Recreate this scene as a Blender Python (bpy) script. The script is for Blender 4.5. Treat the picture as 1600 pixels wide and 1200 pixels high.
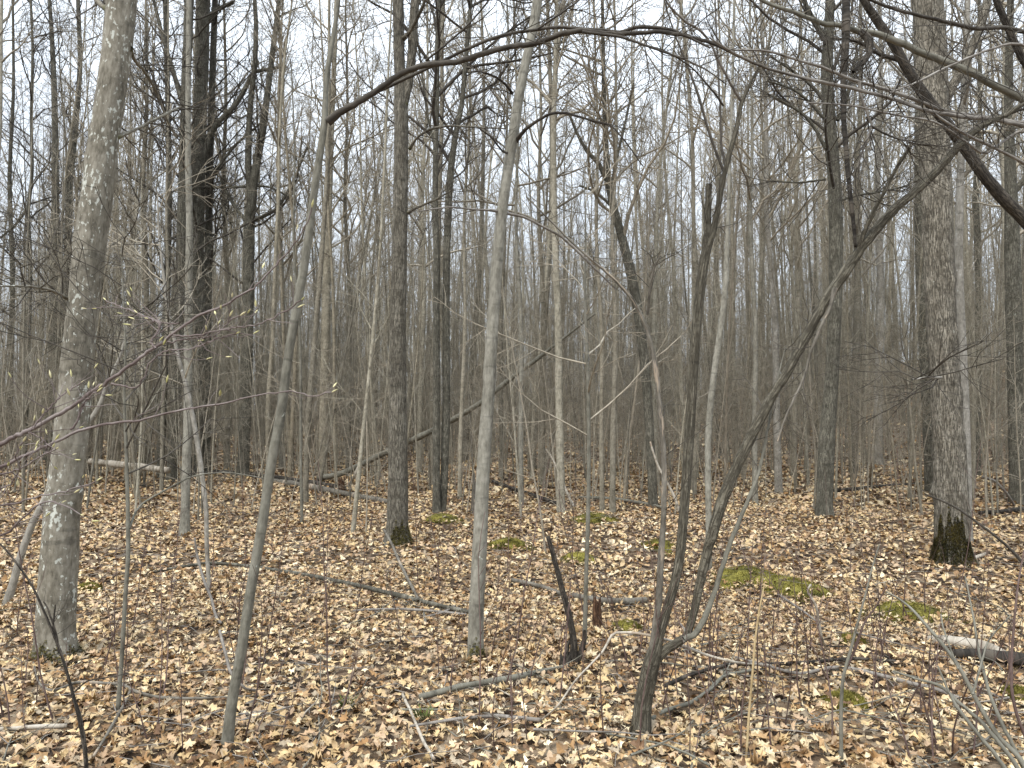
import bpy, math, random
import numpy as np
from math import radians as RAD, pi as PI

for o in list(bpy.data.objects):
    bpy.data.objects.remove(o)
SC = bpy.context.scene
COL = SC.collection

# ------------------------------------------------------------------ camera
F = 1209.0                      # focal length in photo pixels (1600 wide)
EYE = 1.6
PITCH = math.atan(40.0 / F)     # the horizon lies 40 px under the middle
cam_d = bpy.data.cameras.new("camera")
cam = bpy.data.objects.new("camera", cam_d)
COL.objects.link(cam)
cam.location = (0, 0, EYE)
cam.rotation_euler = (PI / 2 + PITCH, 0, 0)
cam_d.sensor_width = 36.0
cam_d.lens = 36.0 * F / 1600.0
cam_d.clip_start = 0.05
cam_d.clip_end = 2000
SC.camera = cam

# ------------------------------------------------------------------ sky, sun, exposure
SUN_EL, SUN_AZ = RAD(52), RAD(-150)      # azimuth from +Y, clockwise seen from above
W = bpy.data.worlds.new("World")
SC.world = W
W.use_nodes = True
nt = W.node_tree
for n in list(nt.nodes):
    nt.nodes.remove(n)
wo = nt.nodes.new("ShaderNodeOutputWorld")
bg = nt.nodes.new("ShaderNodeBackground")
bg.inputs["Strength"].default_value = 0.10
sky = nt.nodes.new("ShaderNodeTexSky")
sky.sky_type = 'NISHITA'
sky.sun_disc = False
sky.sun_elevation = SUN_EL
sky.sun_rotation = SUN_AZ
tc = nt.nodes.new("ShaderNodeTexCoord")
cn = nt.nodes.new("ShaderNodeTexNoise")
cn.inputs["Scale"].default_value = 2.2
cn.inputs["Detail"].default_value = 5
cr = nt.nodes.new("ShaderNodeMapRange")
cr.inputs["From Min"].default_value = 0.3
cr.inputs["From Max"].default_value = 0.7
cr.inputs["To Min"].default_value = 0.80
cr.inputs["To Max"].default_value = 0.93
mx = nt.nodes.new("ShaderNodeMix")
mx.data_type = 'RGBA'
mx.inputs["B"].default_value = (8.7, 9.5, 10.4, 1)     # bright overcast cloud
nt.links.new(tc.outputs["Generated"], cn.inputs["Vector"])
nt.links.new(cn.outputs["Fac"], cr.inputs["Value"])
nt.links.new(cr.outputs["Result"], mx.inputs["Factor"])
nt.links.new(sky.outputs["Color"], mx.inputs["A"])
# an overcast sky is brighter overhead than at the horizon
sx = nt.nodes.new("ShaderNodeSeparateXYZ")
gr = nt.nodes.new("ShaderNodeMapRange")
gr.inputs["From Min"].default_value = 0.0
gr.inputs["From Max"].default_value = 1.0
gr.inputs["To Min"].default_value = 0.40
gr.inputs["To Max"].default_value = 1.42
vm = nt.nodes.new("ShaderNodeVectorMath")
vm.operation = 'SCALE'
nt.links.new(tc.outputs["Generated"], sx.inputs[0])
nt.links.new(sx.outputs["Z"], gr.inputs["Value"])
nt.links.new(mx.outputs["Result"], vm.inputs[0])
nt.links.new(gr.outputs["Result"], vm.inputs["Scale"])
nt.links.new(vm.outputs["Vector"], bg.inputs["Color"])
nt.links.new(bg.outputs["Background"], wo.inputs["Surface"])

sun_d = bpy.data.lights.new("sun", 'SUN')
sun_d.energy = 1.5
sun_d.angle = RAD(24)
sun_d.color = (1.0, 0.95, 0.87)
sun = bpy.data.objects.new("sun", sun_d)
COL.objects.link(sun)
sun.rotation_euler = (PI / 2 - SUN_EL, 0, PI - SUN_AZ)

SC.view_settings.view_transform = 'Standard'
SC.view_settings.look = 'None'
SC.view_settings.exposure = 1.18
SC.view_settings.gamma = 1.0
SC.view_settings.use_curve_mapping = False
SC.cycles.max_bounces = 5
SC.cycles.diffuse_bounces = 3
SC.cycles.glossy_bounces = 2

# ------------------------------------------------------------------ helpers: noise, terrain, pixels
def _h(ix, iy, iz):
    n = (ix.astype(np.int64) * 374761393 + iy.astype(np.int64) * 668265263 + iz.astype(np.int64) * 2147483647) & 0xffffffff
    n = ((n ^ (n >> 13)) * 1274126177) & 0xffffffff
    return ((n ^ (n >> 16)) & 0xffff) / 65535.0

def vnoise(x, y, z=None):
    x = np.asarray(x, float); y = np.asarray(y, float)
    z = np.zeros_like(x) if z is None else np.asarray(z, float)
    i, j, k = np.floor(x), np.floor(y), np.floor(z)
    u, v, w = x - i, y - j, z - k
    u, v, w = u*u*(3-2*u), v*v*(3-2*v), w*w*(3-2*w)
    r = 0
    for a in (0, 1):
        for b in (0, 1):
            for c in (0, 1):
                r = r + _h(i+a, j+b, k+c) * (u if a else 1-u) * (v if b else 1-v) * (w if c else 1-w)
    return r * 2 - 1

def sstep(a, b, x):
    t = np.clip((np.asarray(x, float) - a) / (b - a), 0, 1)
    return t*t*(3-2*t)

BUMPS = []      # (x, y, radius, height) of the moss mounds, filled before the ground is made

def terrain(x, y):
    x = np.asarray(x, float); y = np.asarray(y, float)
    d = np.hypot(x, y)
    z = 0.10 * vnoise(x*0.33+7.3, y*0.33+1.7) + 0.055 * vnoise(x*1.1+2.1, y*1.1+9.2)
    z = z * sstep(2.0, 7.0, d)
    z = z + 3.7 * sstep(4, 24, x) * sstep(12, 40, y) + 0.5 * sstep(16, 42, y)         # the bank behind the oak
    z = z + 0.35 * vnoise(x*0.06+3.1, y*0.06+4.4) * sstep(14, 30, d)
    for (bx, by, r, h) in BUMPS:
        q = ((x-bx)**2 + (y-by)**2) / (r*r)
        z = z + h * np.exp(-2.0*q)
    return z

CP, SP = math.cos(PITCH), math.sin(PITCH)

def ray(px, py):
    vs = (600.0 - py) / F
    return np.array([(px-800.0)/F, CP - vs*SP, SP + vs*CP])

def PY(px, py, Y):
    r = ray(px, py)
    t = Y / r[1]
    return np.array([0, 0, EYE]) + r * t, t

def ground_hit(px, py):
    r = ray(px, py)
    t = np.arange(1.5, 90, 0.02)
    p = np.array([0, 0, EYE]) + r[None, :] * t[:, None]
    g = terrain(p[:, 0], p[:, 1])
    w = np.nonzero(p[:, 2] < g)[0]
    return p[w[0]] if len(w) else p[-1]

def to_px(p):
    p = np.asarray(p, float)
    q = p - np.array([0, 0, EYE])
    d = q[..., 1]*CP + q[..., 2]*SP
    v = -q[..., 1]*SP + q[..., 2]*CP
    return 800 + F*q[..., 0]/d, 600 - F*v/d

def catmull(K, N):
    K = np.asarray(K, float)
    d = np.maximum(np.linalg.norm(np.diff(K[:, :3], axis=0), axis=1), 1e-6)
    s = np.concatenate([[0], np.cumsum(np.sqrt(d))])
    s /= s[-1]
    # uniform in arc length
    L = np.concatenate([[0], np.cumsum(d)]); L /= L[-1]
    u = np.linspace(0, 1, N)
    E = np.vstack([2*K[0]-K[1], K, 2*K[-1]-K[-2]])
    i = np.clip(np.searchsorted(L, u, side='right')-1, 0, len(K)-2)
    t = ((u - L[i]) / (L[i+1]-L[i]))[:, None]
    p0, p1, p2, p3 = E[i], E[i+1], E[i+2], E[i+3]
    r = 0.5*((2*p1) + (-p0+p2)*t + (2*p0-5*p1+4*p2-p3)*t*t + (-p0+3*p1-3*p2+p3)*t**3)
    lin = p1*(1-t) + p2*t
    return 0.75*r + 0.25*lin

def norm(a):
    return a / np.maximum(np.linalg.norm(a, axis=-1, keepdims=True), 1e-9)

# ------------------------------------------------------------------ helpers: meshes
def mk_mesh(name, V, polys, attrs=(), smooth=True, mats=()):
    """polys: list of (M,k) index arrays"""
    me = bpy.data.meshes.new(name)
    V = np.asarray(V, np.float32)
    me.vertices.add(len(V))
    me.vertices.foreach_set("co", V.ravel())
    li = np.concatenate([p.ravel() for p in polys]).astype(np.int32)
    tot = np.concatenate([np.full(len(p), p.shape[1], np.int32) for p in polys])
    st = np.concatenate([[0], np.cumsum(tot)[:-1]]).astype(np.int32)
    me.loops.add(len(li))
    me.loops.foreach_set("vertex_index", li)
    me.polygons.add(len(tot))
    me.polygons.foreach_set("loop_start", st)
    me.polygons.foreach_set("use_smooth", np.full(len(tot), smooth, bool))
    for (an, ty, arr) in attrs:
        a = me.attributes.new(an, ty, 'POINT')
        arr = np.asarray(arr, np.float32)
        a.data.foreach_set({'FLOAT': 'value', 'FLOAT_VECTOR': 'vector', 'FLOAT_COLOR': 'color'}[ty], arr.ravel())
    me.update(calc_edges=True)
    me.validate()
    for m in mats:
        me.materials.append(m)
    return me

def mk_obj(name, me, parent=None, loc=None):
    o = bpy.data.objects.new(name, me)
    COL.objects.link(o)
    if parent is not None:
        o.parent = parent
    if loc is not None:
        o.location = loc
    return o

def tag(o, label=None, cat=None, group=None, kind=None):
    if label: o["label"] = label
    if cat: o["category"] = cat
    if group: o["group"] = group
    if kind: o["kind"] = kind
    return o

def thing(name, label, cat, loc, group=None):
    o = bpy.data.objects.new(name, None)
    o.empty_display_size = 0.1
    COL.objects.link(o)
    o.location = loc
    return tag(o, label, cat, group)

def tubes(P, R, S, ref=None, disp=None):
    """P (B,N,3), R (B,N): B tubes of N rings with S sides -> verts, quads, bark coordinates"""
    B, N, _ = P.shape
    T = norm(np.gradient(P, axis=1))
    if ref is None:
        ch = norm(P[:, -1] - P[:, 0] + 1e-6)
        a = np.where(np.abs(ch[:, 2:3]) < 0.7, np.array([[0, 0, 1.0]]), np.array([[1.0, 0, 0]]))
        rf = norm(np.cross(ch, a))
    else:
        rf = np.broadcast_to(np.asarray(ref, float), (B, 3))
    rf = rf[:, None, :]
    U = norm(rf - (rf*T).sum(-1, keepdims=True)*T)
    Vv = np.cross(T, U)
    th = np.arange(S) * (2*PI/S)
    c, s = np.cos(th), np.sin(th)
    ln = np.concatenate([np.zeros((B, 1)), np.cumsum(np.linalg.norm(np.diff(P, axis=1), axis=2), axis=1)], axis=1)
    rr = np.repeat(R[:, :, None], S, axis=2)
    if disp is not None:
        rr = disp(rr, th, ln)
    ring = U[:, :, None, :]*c[None, None, :, None] + Vv[:, :, None, :]*s[None, None, :, None]
    V = P[:, :, None, :] + ring*rr[..., None]
    bk = np.empty((B, N, S, 3))
    r0 = R[:, :1, None]
    off = (np.arange(B) % 97)[:, None, None] * 1.7
    bk[..., 0] = r0*c + off; bk[..., 1] = r0*s; bk[..., 2] = ln[:, :, None]
    b = np.arange(B)[:, None, None]*(N*S); n = np.arange(N-1)[None, :, None]*S; k = np.arange(S)[None, None, :]
    k2 = (k+1) % S
    Q = np.stack([b+n+k, b+n+k2, b+n+S+k2, b+n+S+k], axis=-1).reshape(-1, 4)
    return V.reshape(-1, 3), Q, bk.reshape(-1, 3)

class Bag:
    def __init__(self):
        self.V, self.Q, self.B, self.n = [], [], [], 0
    def add(self, t):
        V, Q, bk = t
        self.V.append(V); self.Q.append(Q + self.n); self.B.append(bk); self.n += len(V)
    def mesh(self, name, mats, origin=(0, 0, 0)):
        return mk_mesh(name, np.concatenate(self.V) - np.asarray(origin), [np.concatenate(self.Q)],
                       [("bk", 'FLOAT_VECTOR', np.concatenate(self.B))], True, mats)

def spawn(rng, P, R, n, t0, t1, L, ang, up=0.05, wig=0.12, N=5, r0=0.01, r1=0.003, fall=0.5, flat=0.0, rk=0.75):
    B, M, _ = P.shape
    t = t0 + (t1-t0)*((np.arange(n)[None, :] + rng.random((B, n)))/n)
    f = t*(M-1)
    i = np.clip(np.floor(f).astype(int), 0, M-2)
    f = (f-i)[..., None]
    b = np.arange(B)[:, None]
    pos = P[b, i]*(1-f) + P[b, i+1]*f
    T = norm(P[b, i+1]-P[b, i])
    rp = R[b, i]*(1-f[..., 0]) + R[b, i+1]*f[..., 0]
    v = rng.normal(size=pos.shape)
    if flat: v[..., 2] *= (1-flat)
    v = norm(v - (v*T).sum(-1, keepdims=True)*T)
    a = (ang*(0.7+0.6*rng.random((B, n))))[..., None]
    D = np.cos(a)*T + np.sin(a)*v
    tr = (t-t0)/max(t1-t0, 1e-6)
    Ln = L*(1-fall*tr)*(0.5+0.8*rng.random((B, n)))
    pos, D, Ln, rp = pos.reshape(-1, 3), D.reshape(-1, 3), Ln.ravel(), rp.ravel()
    out = np.empty((len(pos), N, 3))
    out[:, 0] = pos
    for k in range(1, N):
        D = norm(D + wig*rng.normal(size=D.shape) + np.array([0, 0, up]))
        out[:, k] = out[:, k-1] + D*(Ln/(N-1))[:, None]
    s = np.linspace(0, 1, N)[None, :]
    rb = np.maximum(np.minimum(rp*rk, r0*np.sqrt(Ln/L)), r1*1.05)[:, None]
    rr = rb*(1-s) + r1*s
    return out, rr

# ------------------------------------------------------------------ materials
def rgba(c): return (c[0], c[1], c[2], 1)

class NT:
    def __init__(self, name):
        self.m = bpy.data.materials.new(name)
        self.m.use_nodes = True
        self.t = self.m.node_tree
        self.b = self.t.nodes["Principled BSDF"]
        self.b.inputs["Roughness"].default_value = 0.85
        self.b.inputs["Specular IOR Level"].default_value = 0.25
    def n(self, ty, **k):
        x = self.t.nodes.new(ty)
        for a, v in k.items():
            if a in x.inputs: x.inputs[a].default_value = v
            else: setattr(x, a, v)
        return x
    def l(self, a, b): self.t.links.new(a, b)
    def noise(self, vec, scale, detail=4, rough=0.55):
        x = self.n("ShaderNodeTexNoise")
        x.inputs["Scale"].default_value = scale
        x.inputs["Detail"].default_value = detail
        x.inputs["Roughness"].default_value = rough
        if vec is not None: self.l(vec, x.inputs["Vector"])
        return x.outputs["Fac"]
    def ramp(self, fac, stops, interp='LINEAR'):
        x = self.n("ShaderNodeValToRGB")
        cr_ = x.color_ramp
        cr_.interpolation = interp
        while len(cr_.elements) < len(stops): cr_.elements.new(0.5)
        for e, (p, c) in zip(cr_.elements, stops):
            e.position = p
            e.color = rgba(c) if hasattr(c, '__len__') else (c, c, c, 1)
        self.l(fac, x.inputs["Fac"])
        return x.outputs["Color"]
    def mix(self, fac, a, b, blend='MIX'):
        x = self.n("ShaderNodeMix", data_type='RGBA', blend_type=blend)
        for v, k in ((fac, "Factor"), (a, "A"), (b, "B")):
            if hasattr(v, 'is_linked'): self.l(v, x.inputs[k])
            elif hasattr(v, '__len__'): x.inputs[k].default_value = rgba(v)
            else: x.inputs[k].default_value = v
        return x.outputs["Result"]
    def mapping(self, vec, sc):
        x = self.n("ShaderNodeMapping")
        x.inputs["Scale"].default_value = sc
        self.l(vec, x.inputs["Vector"])
        return x.outputs["Vector"]
    def math(self, op, a, b=0.5):
        x = self.n("ShaderNodeMath", operation=op)
        for v, i in ((a, 0), (b, 1)):
            if hasattr(v, 'is_linked'): self.l(v, x.inputs[i])
            else: x.inputs[i].default_value = v
        return x.outputs[0]
    def bump(self, h, strength, dist):
        x = self.n("ShaderNodeBump")
        x.inputs["Strength"].default_value = strength
        x.inputs["Distance"].default_value = dist
        self.l(h, x.inputs["Height"])
        self.l(x.outputs["Normal"], self.b.inputs["Normal"])
    def color(self, c): self.l(c, self.b.inputs["Base Color"])

def bark(name, dark, mid, light, ridge=0.0, rs=60, lichen=0.0, lich_col=(0.42, 0.43, 0.37), peel=0.0, moss=0.0, mossh=0.4, rnd=0.0, band=0.3):
    M = NT(name)
    at = M.n("ShaderNodeAttribute", attribute_name="bk").outputs["Vector"]
    big = M.noise(M.mapping(at, (1, 1, 0.55)), 7, 4)
    fine = M.noise(M.mapping(at, (1, 1, 0.35)), 55, 5, 0.65)
    med = M.noise(M.mapping(at, (1, 1, 0.7)), 24, 4, 0.6)
    c = M.ramp(M.math('ADD', M.math('ADD', M.math('MULTIPLY', big, 0.35), M.math('MULTIPLY', med, 0.33)), M.math('MULTIPLY', fine, 0.32)),
               [(0.40, dark), (0.5, mid), (0.60, light)])
    h = fine
    if ridge:
        rv = M.noise(M.mapping(at, (1, 1, 0.10)), rs, 3, 0.5)
        rd = M.math('ABSOLUTE', M.math('SUBTRACT', rv, 0.5))
        rk = M.ramp(rd, [(0.0, 0.0), (0.09, 1.0)])
        cr2 = M.noise(M.mapping(at, (1, 1, 1.2)), rs*0.6, 2)
        ck = M.ramp(cr2, [(0.33, 0.45), (0.46, 1.0)])
        rk = M.mix(1.0, rk, ck, 'MULTIPLY')
        c = M.mix(rk, [x*(1-0.8*ridge) for x in dark], c)
        h = M.mix(0.25, rk, fine)
    if band:
        bn = M.noise(M.mapping(at, (0.25, 0.25, 1.0)), 16, 3)
        bk_ = M.ramp(bn, [(0.33, 1-band), (0.42, 1.0)])
        c = M.mix(1.0, c, bk_, 'MULTIPLY')
    kv = M.n("ShaderNodeTexVoronoi")
    kv.inputs["Scale"].default_value = 7.0
    M.l(M.mapping(at, (1, 1, 0.45)), kv.inputs["Vector"])
    c = M.mix(M.ramp(M.math('ADD', kv.outputs["Distance"], M.math('MULTIPLY', fine, 0.12)), [(0.13, 0.8), (0.20, 0.0)]), c, [x*0.55 for x in dark])
    if lichen:
        l1 = M.noise(M.mapping(at, (1, 1, 0.8)), 34, 3, 0.5)
        l2 = M.noise(at, 5, 3)
        m_ = M.math('ADD', M.math('MULTIPLY', l1, 0.7), M.math('MULTIPLY', l2, 0.45))
        k = M.ramp(m_, [(0.775-0.09*lichen, 0.0), (0.81-0.09*lichen, 1.0)])
        lc = M.mix(M.noise(at, 60, 2), [x*0.75 for x in lich_col], lich_col)
        c = M.mix(k, c, lc)
    if peel:
        p = M.noise(M.mapping(at, (1, 1, 0.18)), 22, 3)
        c = M.mix(M.ramp(p, [(0.60-0.2*peel, 0.0), (0.63-0.2*peel, 1.0)]), c, (0.30, 0.245, 0.185))
    if moss:
        z = M.n("ShaderNodeSeparateXYZ")
        M.l(at, z.inputs[0])
        w = M.math('ADD', M.math('MULTIPLY', M.noise(at, 9, 4), mossh*1.7), mossh*-0.35)
        k = M.ramp(M.math('SUBTRACT', w, z.outputs["Z"]), [(0.0, 0.0), (0.06, moss)])
        mc = M.mix(M.noise(at, 80, 3), (0.035, 0.04, 0.008), (0.11, 0.105, 0.02))
        c = M.mix(k, c, mc)
    if rnd:
        oi = M.n("ShaderNodeObjectInfo").outputs["Random"]
        t = M.ramp(oi, [(0.0, (1-rnd, 1-rnd, 1-rnd)), (0.45, (1, 0.98, 0.95)), (0.75, (1+rnd*.6, 1+rnd*.63, 1+rnd*.62)), (1.0, (1-.3*rnd, 1-.4*rnd, 1-.55*rnd))])
        c = M.mix(1.0, c, t, 'MULTIPLY')
    M.color(c)
    M.bump(h, 0.6 if ridge else 0.35, 0.02 if ridge else 0.006)
    return M.m

M_LICHEN = bark("lichen_bark", (0.095, 0.085, 0.064), (0.180, 0.163, 0.128), (0.265, 0.245, 0.20), lichen=1.35, moss=0.9, mossh=0.14, band=0.3, lich_col=(0.52, 0.53, 0.47))
M_RIDGED = bark("ridged_bark", (0.10, 0.088, 0.066), (0.19, 0.172, 0.136), (0.28, 0.258, 0.21), ridge=0.7, rs=80, moss=0.95, mossh=0.12)
M_OAK = bark("oak_bark", (0.12, 0.105, 0.08), (0.245, 0.22, 0.175), (0.36, 0.33, 0.27), ridge=0.7, rs=78, moss=0.95, mossh=0.13, lichen=0.15)
M_SMOOTH = bark("smooth_bark", (0.12, 0.112, 0.09), (0.215, 0.203, 0.166), (0.30, 0.285, 0.24), lichen=0.40, moss=0.9, mossh=0.10, band=0.3)
M_SAPL = bark("sapling_bark", (0.085, 0.080, 0.063), (0.150, 0.142, 0.113), (0.215, 0.205, 0.168), lichen=0.25, band=0.35)
M_DARK = bark("dark_bark", (0.035, 0.030, 0.024), (0.075, 0.063, 0.050), (0.125, 0.108, 0.085), ridge=0.6, rs=70)
M_OLIVE = bark("olive_bark", (0.068, 0.059, 0.042), (0.130, 0.116, 0.086), (0.19, 0.174, 0.134), ridge=0.4, rs=80)
M_PALE = bark("pale_bark", (0.15, 0.138, 0.115), (0.25, 0.232, 0.198), (0.36, 0.34, 0.30), lichen=0.7, lich_col=(0.5, 0.5, 0.46))
M_DEAD = bark("dead_wood", (0.065, 0.057, 0.045), (0.135, 0.121, 0.098), (0.22, 0.202, 0.17), peel=0.2, band=0.2)
M_BIRCH = bark("bleached_wood", (0.15, 0.125, 0.095), (0.36, 0.32, 0.26), (0.54, 0.50, 0.43), band=0.55, peel=0.25)
M_MID = bark("mid_bark", (0.075, 0.070, 0.053), (0.150, 0.140, 0.110), (0.23, 0.217, 0.175), ridge=0.4, rs=70, lichen=0.3)
M_TWIG = bark("twig_bark", (0.030, 0.026, 0.021), (0.060, 0.052, 0.042), (0.105, 0.093, 0.077), band=0.0)
M_GTWIG = bark("grey_twig_bark", (0.10, 0.088, 0.075), (0.19, 0.17, 0.148), (0.31, 0.29, 0.26), band=0.25)
M_RTWIG = bark("red_twig_bark", (0.062, 0.038, 0.034), (0.11, 0.074, 0.064), (0.18, 0.135, 0.12), band=0.0, rnd=0.3)
M_FTRUNK = bark("stand_bark", (0.135, 0.122, 0.092), (0.24, 0.219, 0.172), (0.345, 0.32, 0.26), lichen=0.5, rnd=0.5)
M_FTWIG = bark("stand_twig_bark", (0.18, 0.157, 0.120), (0.28, 0.248, 0.195), (0.38, 0.342, 0.275), band=0.0, rnd=0.35)
M_BROWN = bark("rotten_wood", (0.05, 0.025, 0.014), (0.13, 0.07, 0.038), (0.21, 0.125, 0.07), ridge=0.6, rs=60)
M_BUDTWIG = bark("budding_twig_bark", (0.085, 0.060, 0.055), (0.16, 0.128, 0.118), (0.28, 0.245, 0.23), band=0.2)
M_STRAW = bark("straw_stalk", (0.25, 0.18, 0.09), (0.40, 0.30, 0.16), (0.52, 0.42, 0.25), band=0.1)

def m_leaf_litter():
    M = NT("dry_leaf")
    a = M.n("ShaderNodeAttribute", attribute_name="tint").outputs["Color"]
    geo = M.n("ShaderNodeNewGeometry").outputs["Position"]
    v = M.ramp(M.noise(geo, 45, 3), [(0.3, 0.72), (0.6, 1.08)])
    M.color(M.mix(1.0, a, v, 'MULTIPLY'))
    M.b.inputs["Roughness"].default_value = 0.6
    return M.m
M_LEAF = m_leaf_litter()

PAL = np.array([  # dry oak and maple leaves: tan, buff, pinkish, brown, russet, grey, cream
    (0.48, 0.37, 0.21), (0.43, 0.33, 0.20), (0.40, 0.295, 0.20), (0.19, 0.122, 0.066), (0.25, 0.15, 0.068),
    (0.28, 0.235, 0.175), (0.60, 0.515, 0.36), (0.12, 0.072, 0.042), (0.34, 0.23, 0.125), (0.35, 0.27, 0.185)])
PAL = PAL*np.array([1.03, 0.98, 0.90])
PALW = np.array([.15, .15, .13, .11, .08, .09, .10, .07, .07, .05]); PALW /= PALW.sum()

def m_single_leaf():
    M = NT("dry_leaf_single")
    oi = M.n("ShaderNodeObjectInfo").outputs["Random"]
    cs = np.cumsum(PALW) - PALW
    c = M.ramp(oi, [(float(p), tuple(k)) for p, k in zip(cs, PAL)], 'CONSTANT')
    geo = M.n("ShaderNodeNewGeometry").outputs["Position"]
    v = M.ramp(M.noise(geo, 45, 3), [(0.3, 0.72), (0.6, 1.08)])
    M.color(M.mix(1.0, c, v, 'MULTIPLY'))
    M.b.inputs["Roughness"].default_value = 0.6
    return M.m
M_LEAF1 = m_single_leaf()

def m_ground():
    M = NT("forest_soil")
    geo = M.n("ShaderNodeNewGeometry").outputs["Position"]
    vo = M.n("ShaderNodeTexVoronoi")
    vo.inputs["Scale"].default_value = 13
    M.l(geo, vo.inputs["Vector"])
    k = M.n("ShaderNodeSeparateColor"); M.l(vo.outputs["Color"], k.inputs[0])
    c = M.ramp(k.outputs[0], [(0.0, (0.05, 0.032, 0.02)), (0.3, (0.10, 0.065, 0.04)), (0.6, (0.19, 0.135, 0.085)), (0.85, (0.30, 0.22, 0.145)), (1.0, (0.40, 0.31, 0.21))])
    b = M.ramp(M.noise(geo, 0.8, 4), [(0.3, 0.55), (0.7, 0.95)])
    M.color(M.mix(1.0, c, b, 'MULTIPLY'))
    M.bump(M.noise(geo, 30, 4), 0.8, 0.03)
    return M.m
M_GROUND = m_ground()

def m_moss(name, a, b, c):
    M = NT(name)
    geo = M.n("ShaderNodeNewGeometry").outputs["Position"]
    f = M.math('ADD', M.math('MULTIPLY', M.noise(geo, 8, 4), 0.65), M.math('MULTIPLY', M.noise(geo, 60, 3), 0.4))
    M.color(M.ramp(f, [(0.36, a), (0.5, b), (0.64, c)]))
    M.b.inputs["Roughness"].default_value = 0.95
    return M.m
M_MOSS = m_moss("moss", (0.028, 0.027, 0.007), (0.105, 0.094, 0.018), (0.25, 0.22, 0.048))
M_MOSSB = m_moss("brown_moss", (0.03, 0.026, 0.009), (0.075, 0.064, 0.019), (0.14, 0.118, 0.036))
M_MOSSD = m_moss("dark_moss", (0.016, 0.016, 0.005), (0.042, 0.036, 0.010), (0.105, 0.080, 0.022))

def m_bud():
    M = NT("bud_green")
    geo = M.n("ShaderNodeNewGeometry").outputs["Position"]
    M.color(M.ramp(M.noise(geo, 25, 2), [(0.35, (0.42, 0.40, 0.16)), (0.65, (0.62, 0.56, 0.34))]))
    M.b.inputs["Roughness"].default_value = 0.5
    return M.m
M_BUD = m_bud()
def m_grass():
    M = NT("fresh_grass")
    M.color(M.ramp(M.noise(M.n("ShaderNodeNewGeometry").outputs["Position"], 20, 2), [(0.3, (0.07, 0.10, 0.02)), (0.7, (0.16, 0.19, 0.05))]))
    return M.m
M_GRASS = m_grass()

# ------------------------------------------------------------------ the ground
MOSS = [  # px, py, half width px, half depth px, label
    (1165, 914, 58, 10, "long olive moss mat behind the forked clump's thin outer stem"),
    (1240, 934, 58, 26, "dark green moss hummock under the white twisted twig"),
    (1420, 972, 66, 26, "brightest yellow-green moss mound, beside the bleached log"),
    (928, 817, 34, 7, "small dark moss cushion far behind the forked clump"),
    (795, 860, 40, 9, "brown-green moss mat just past the pale slender trunk"),
    (1590, 1092, 24, 14, "green moss mound beside the grey stems of the bare shrub"),
    (140, 924, 22, 8, "ochre moss patch beside the foot of the lichen-spotted trunk"),
    (1325, 1104, 34, 10, "low brown moss mat below the long pale fallen branch"),
    (980, 986, 26, 8, "mossy hump under the arched bleached stick"),
    (905, 880, 34, 10, "faint moss patch behind the black leaning snag"),
    (690, 817, 30, 5, "flat moss strip behind the twin-topped ridged trunk"),
    (1330, 1005, 22, 8, "small moss patch between the two larger mounds and the dark log"),
    (1030, 857, 26, 7, "thin moss patch among the distant side of the forked clump"),
]
_m = []
for (px, py, a, b, lab) in MOSS:
    g = ground_hit(px, py)
    t = g[1]
    rx = a/F*t
    _m.append((g, rx, lab))
for g, rx, lab in _m:
    BUMPS.append((g[0], g[1], rx*1.3, min(0.16, 0.38*rx)))

def build_ground():
    bm_x = np.concatenate([-np.geomspace(700, 14, 26), np.arange(-13.5, 13.6, 0.18), np.geomspace(14, 700, 26)])
    bm_y = np.concatenate([-np.geomspace(500, 2.5, 16), np.arange(-2.0, 26, 0.18), np.geomspace(26.5, 900, 34)])
    X, Yg = np.meshgrid(bm_x, bm_y)
    Z = terrain(X, Yg)
    nx, ny = len(bm_x), len(bm_y)
    i = np.arange(ny-1)[:, None]*nx + np.arange(nx-1)[None, :]
    Q = np.stack([i, i+1, i+nx+1, i+nx], -1).reshape(-1, 4)
    me = mk_mesh("forest_floor", np.stack([X, Yg, Z], -1).reshape(-1, 3), [Q], (), True, [M_GROUND])
    return tag(mk_obj("forest_floor", me), kind="structure")
floor = build_ground()

# ------------------------------------------------------------------ leaf litter
def leaf_template(kind):
    if kind == 0:      # oak: round lobes
        rows = [(-.52, .02), (-.26, .09), (-.10, .25), (.02, .10), (.16, .33), (.29, .13), (.40, .23), (.50, .04)]
    elif kind == 1:    # maple: broad points
        rows = [(-.50, .015), (-.22, .10), (-.12, .38), (.02, .20), (.14, .46), (.24, .16), (.34, .18), (.52, .02)]
    elif kind == 2:    # beech: ovate
        rows = [(-.5, .01), (-.34, .17), (-.12, .27), (.12, .25), (.32, .14), (.5, .01)]
    elif kind == 3:    # short mid-distance leaf
        rows = [(-.5, .05), (-.12, .33), (.18, .24), (.5, .04)]
    else:              # far leaf
        rows = [(-.5, .12), (.05, .36), (.5, .10)]
    V, Q = [], []
    for y, w in rows:
        V += [(-w, y + 0.06*w, 0), (0, y, 0), (w, y + 0.06*w, 0)]
    for r in range(len(rows)-1):
        for c in (0, 1):
            Q.append((r*3+c, r*3+c+1, r*3+c+4, r*3+c+3))
    if kind == 4:
        V = []
        for y, w in rows: V += [(-w, y, 0), (w, y, 0)]
        Q = [(0, 1, 3, 2), (2, 3, 5, 4)]
    return np.array(V, float), np.array(Q)

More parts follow.
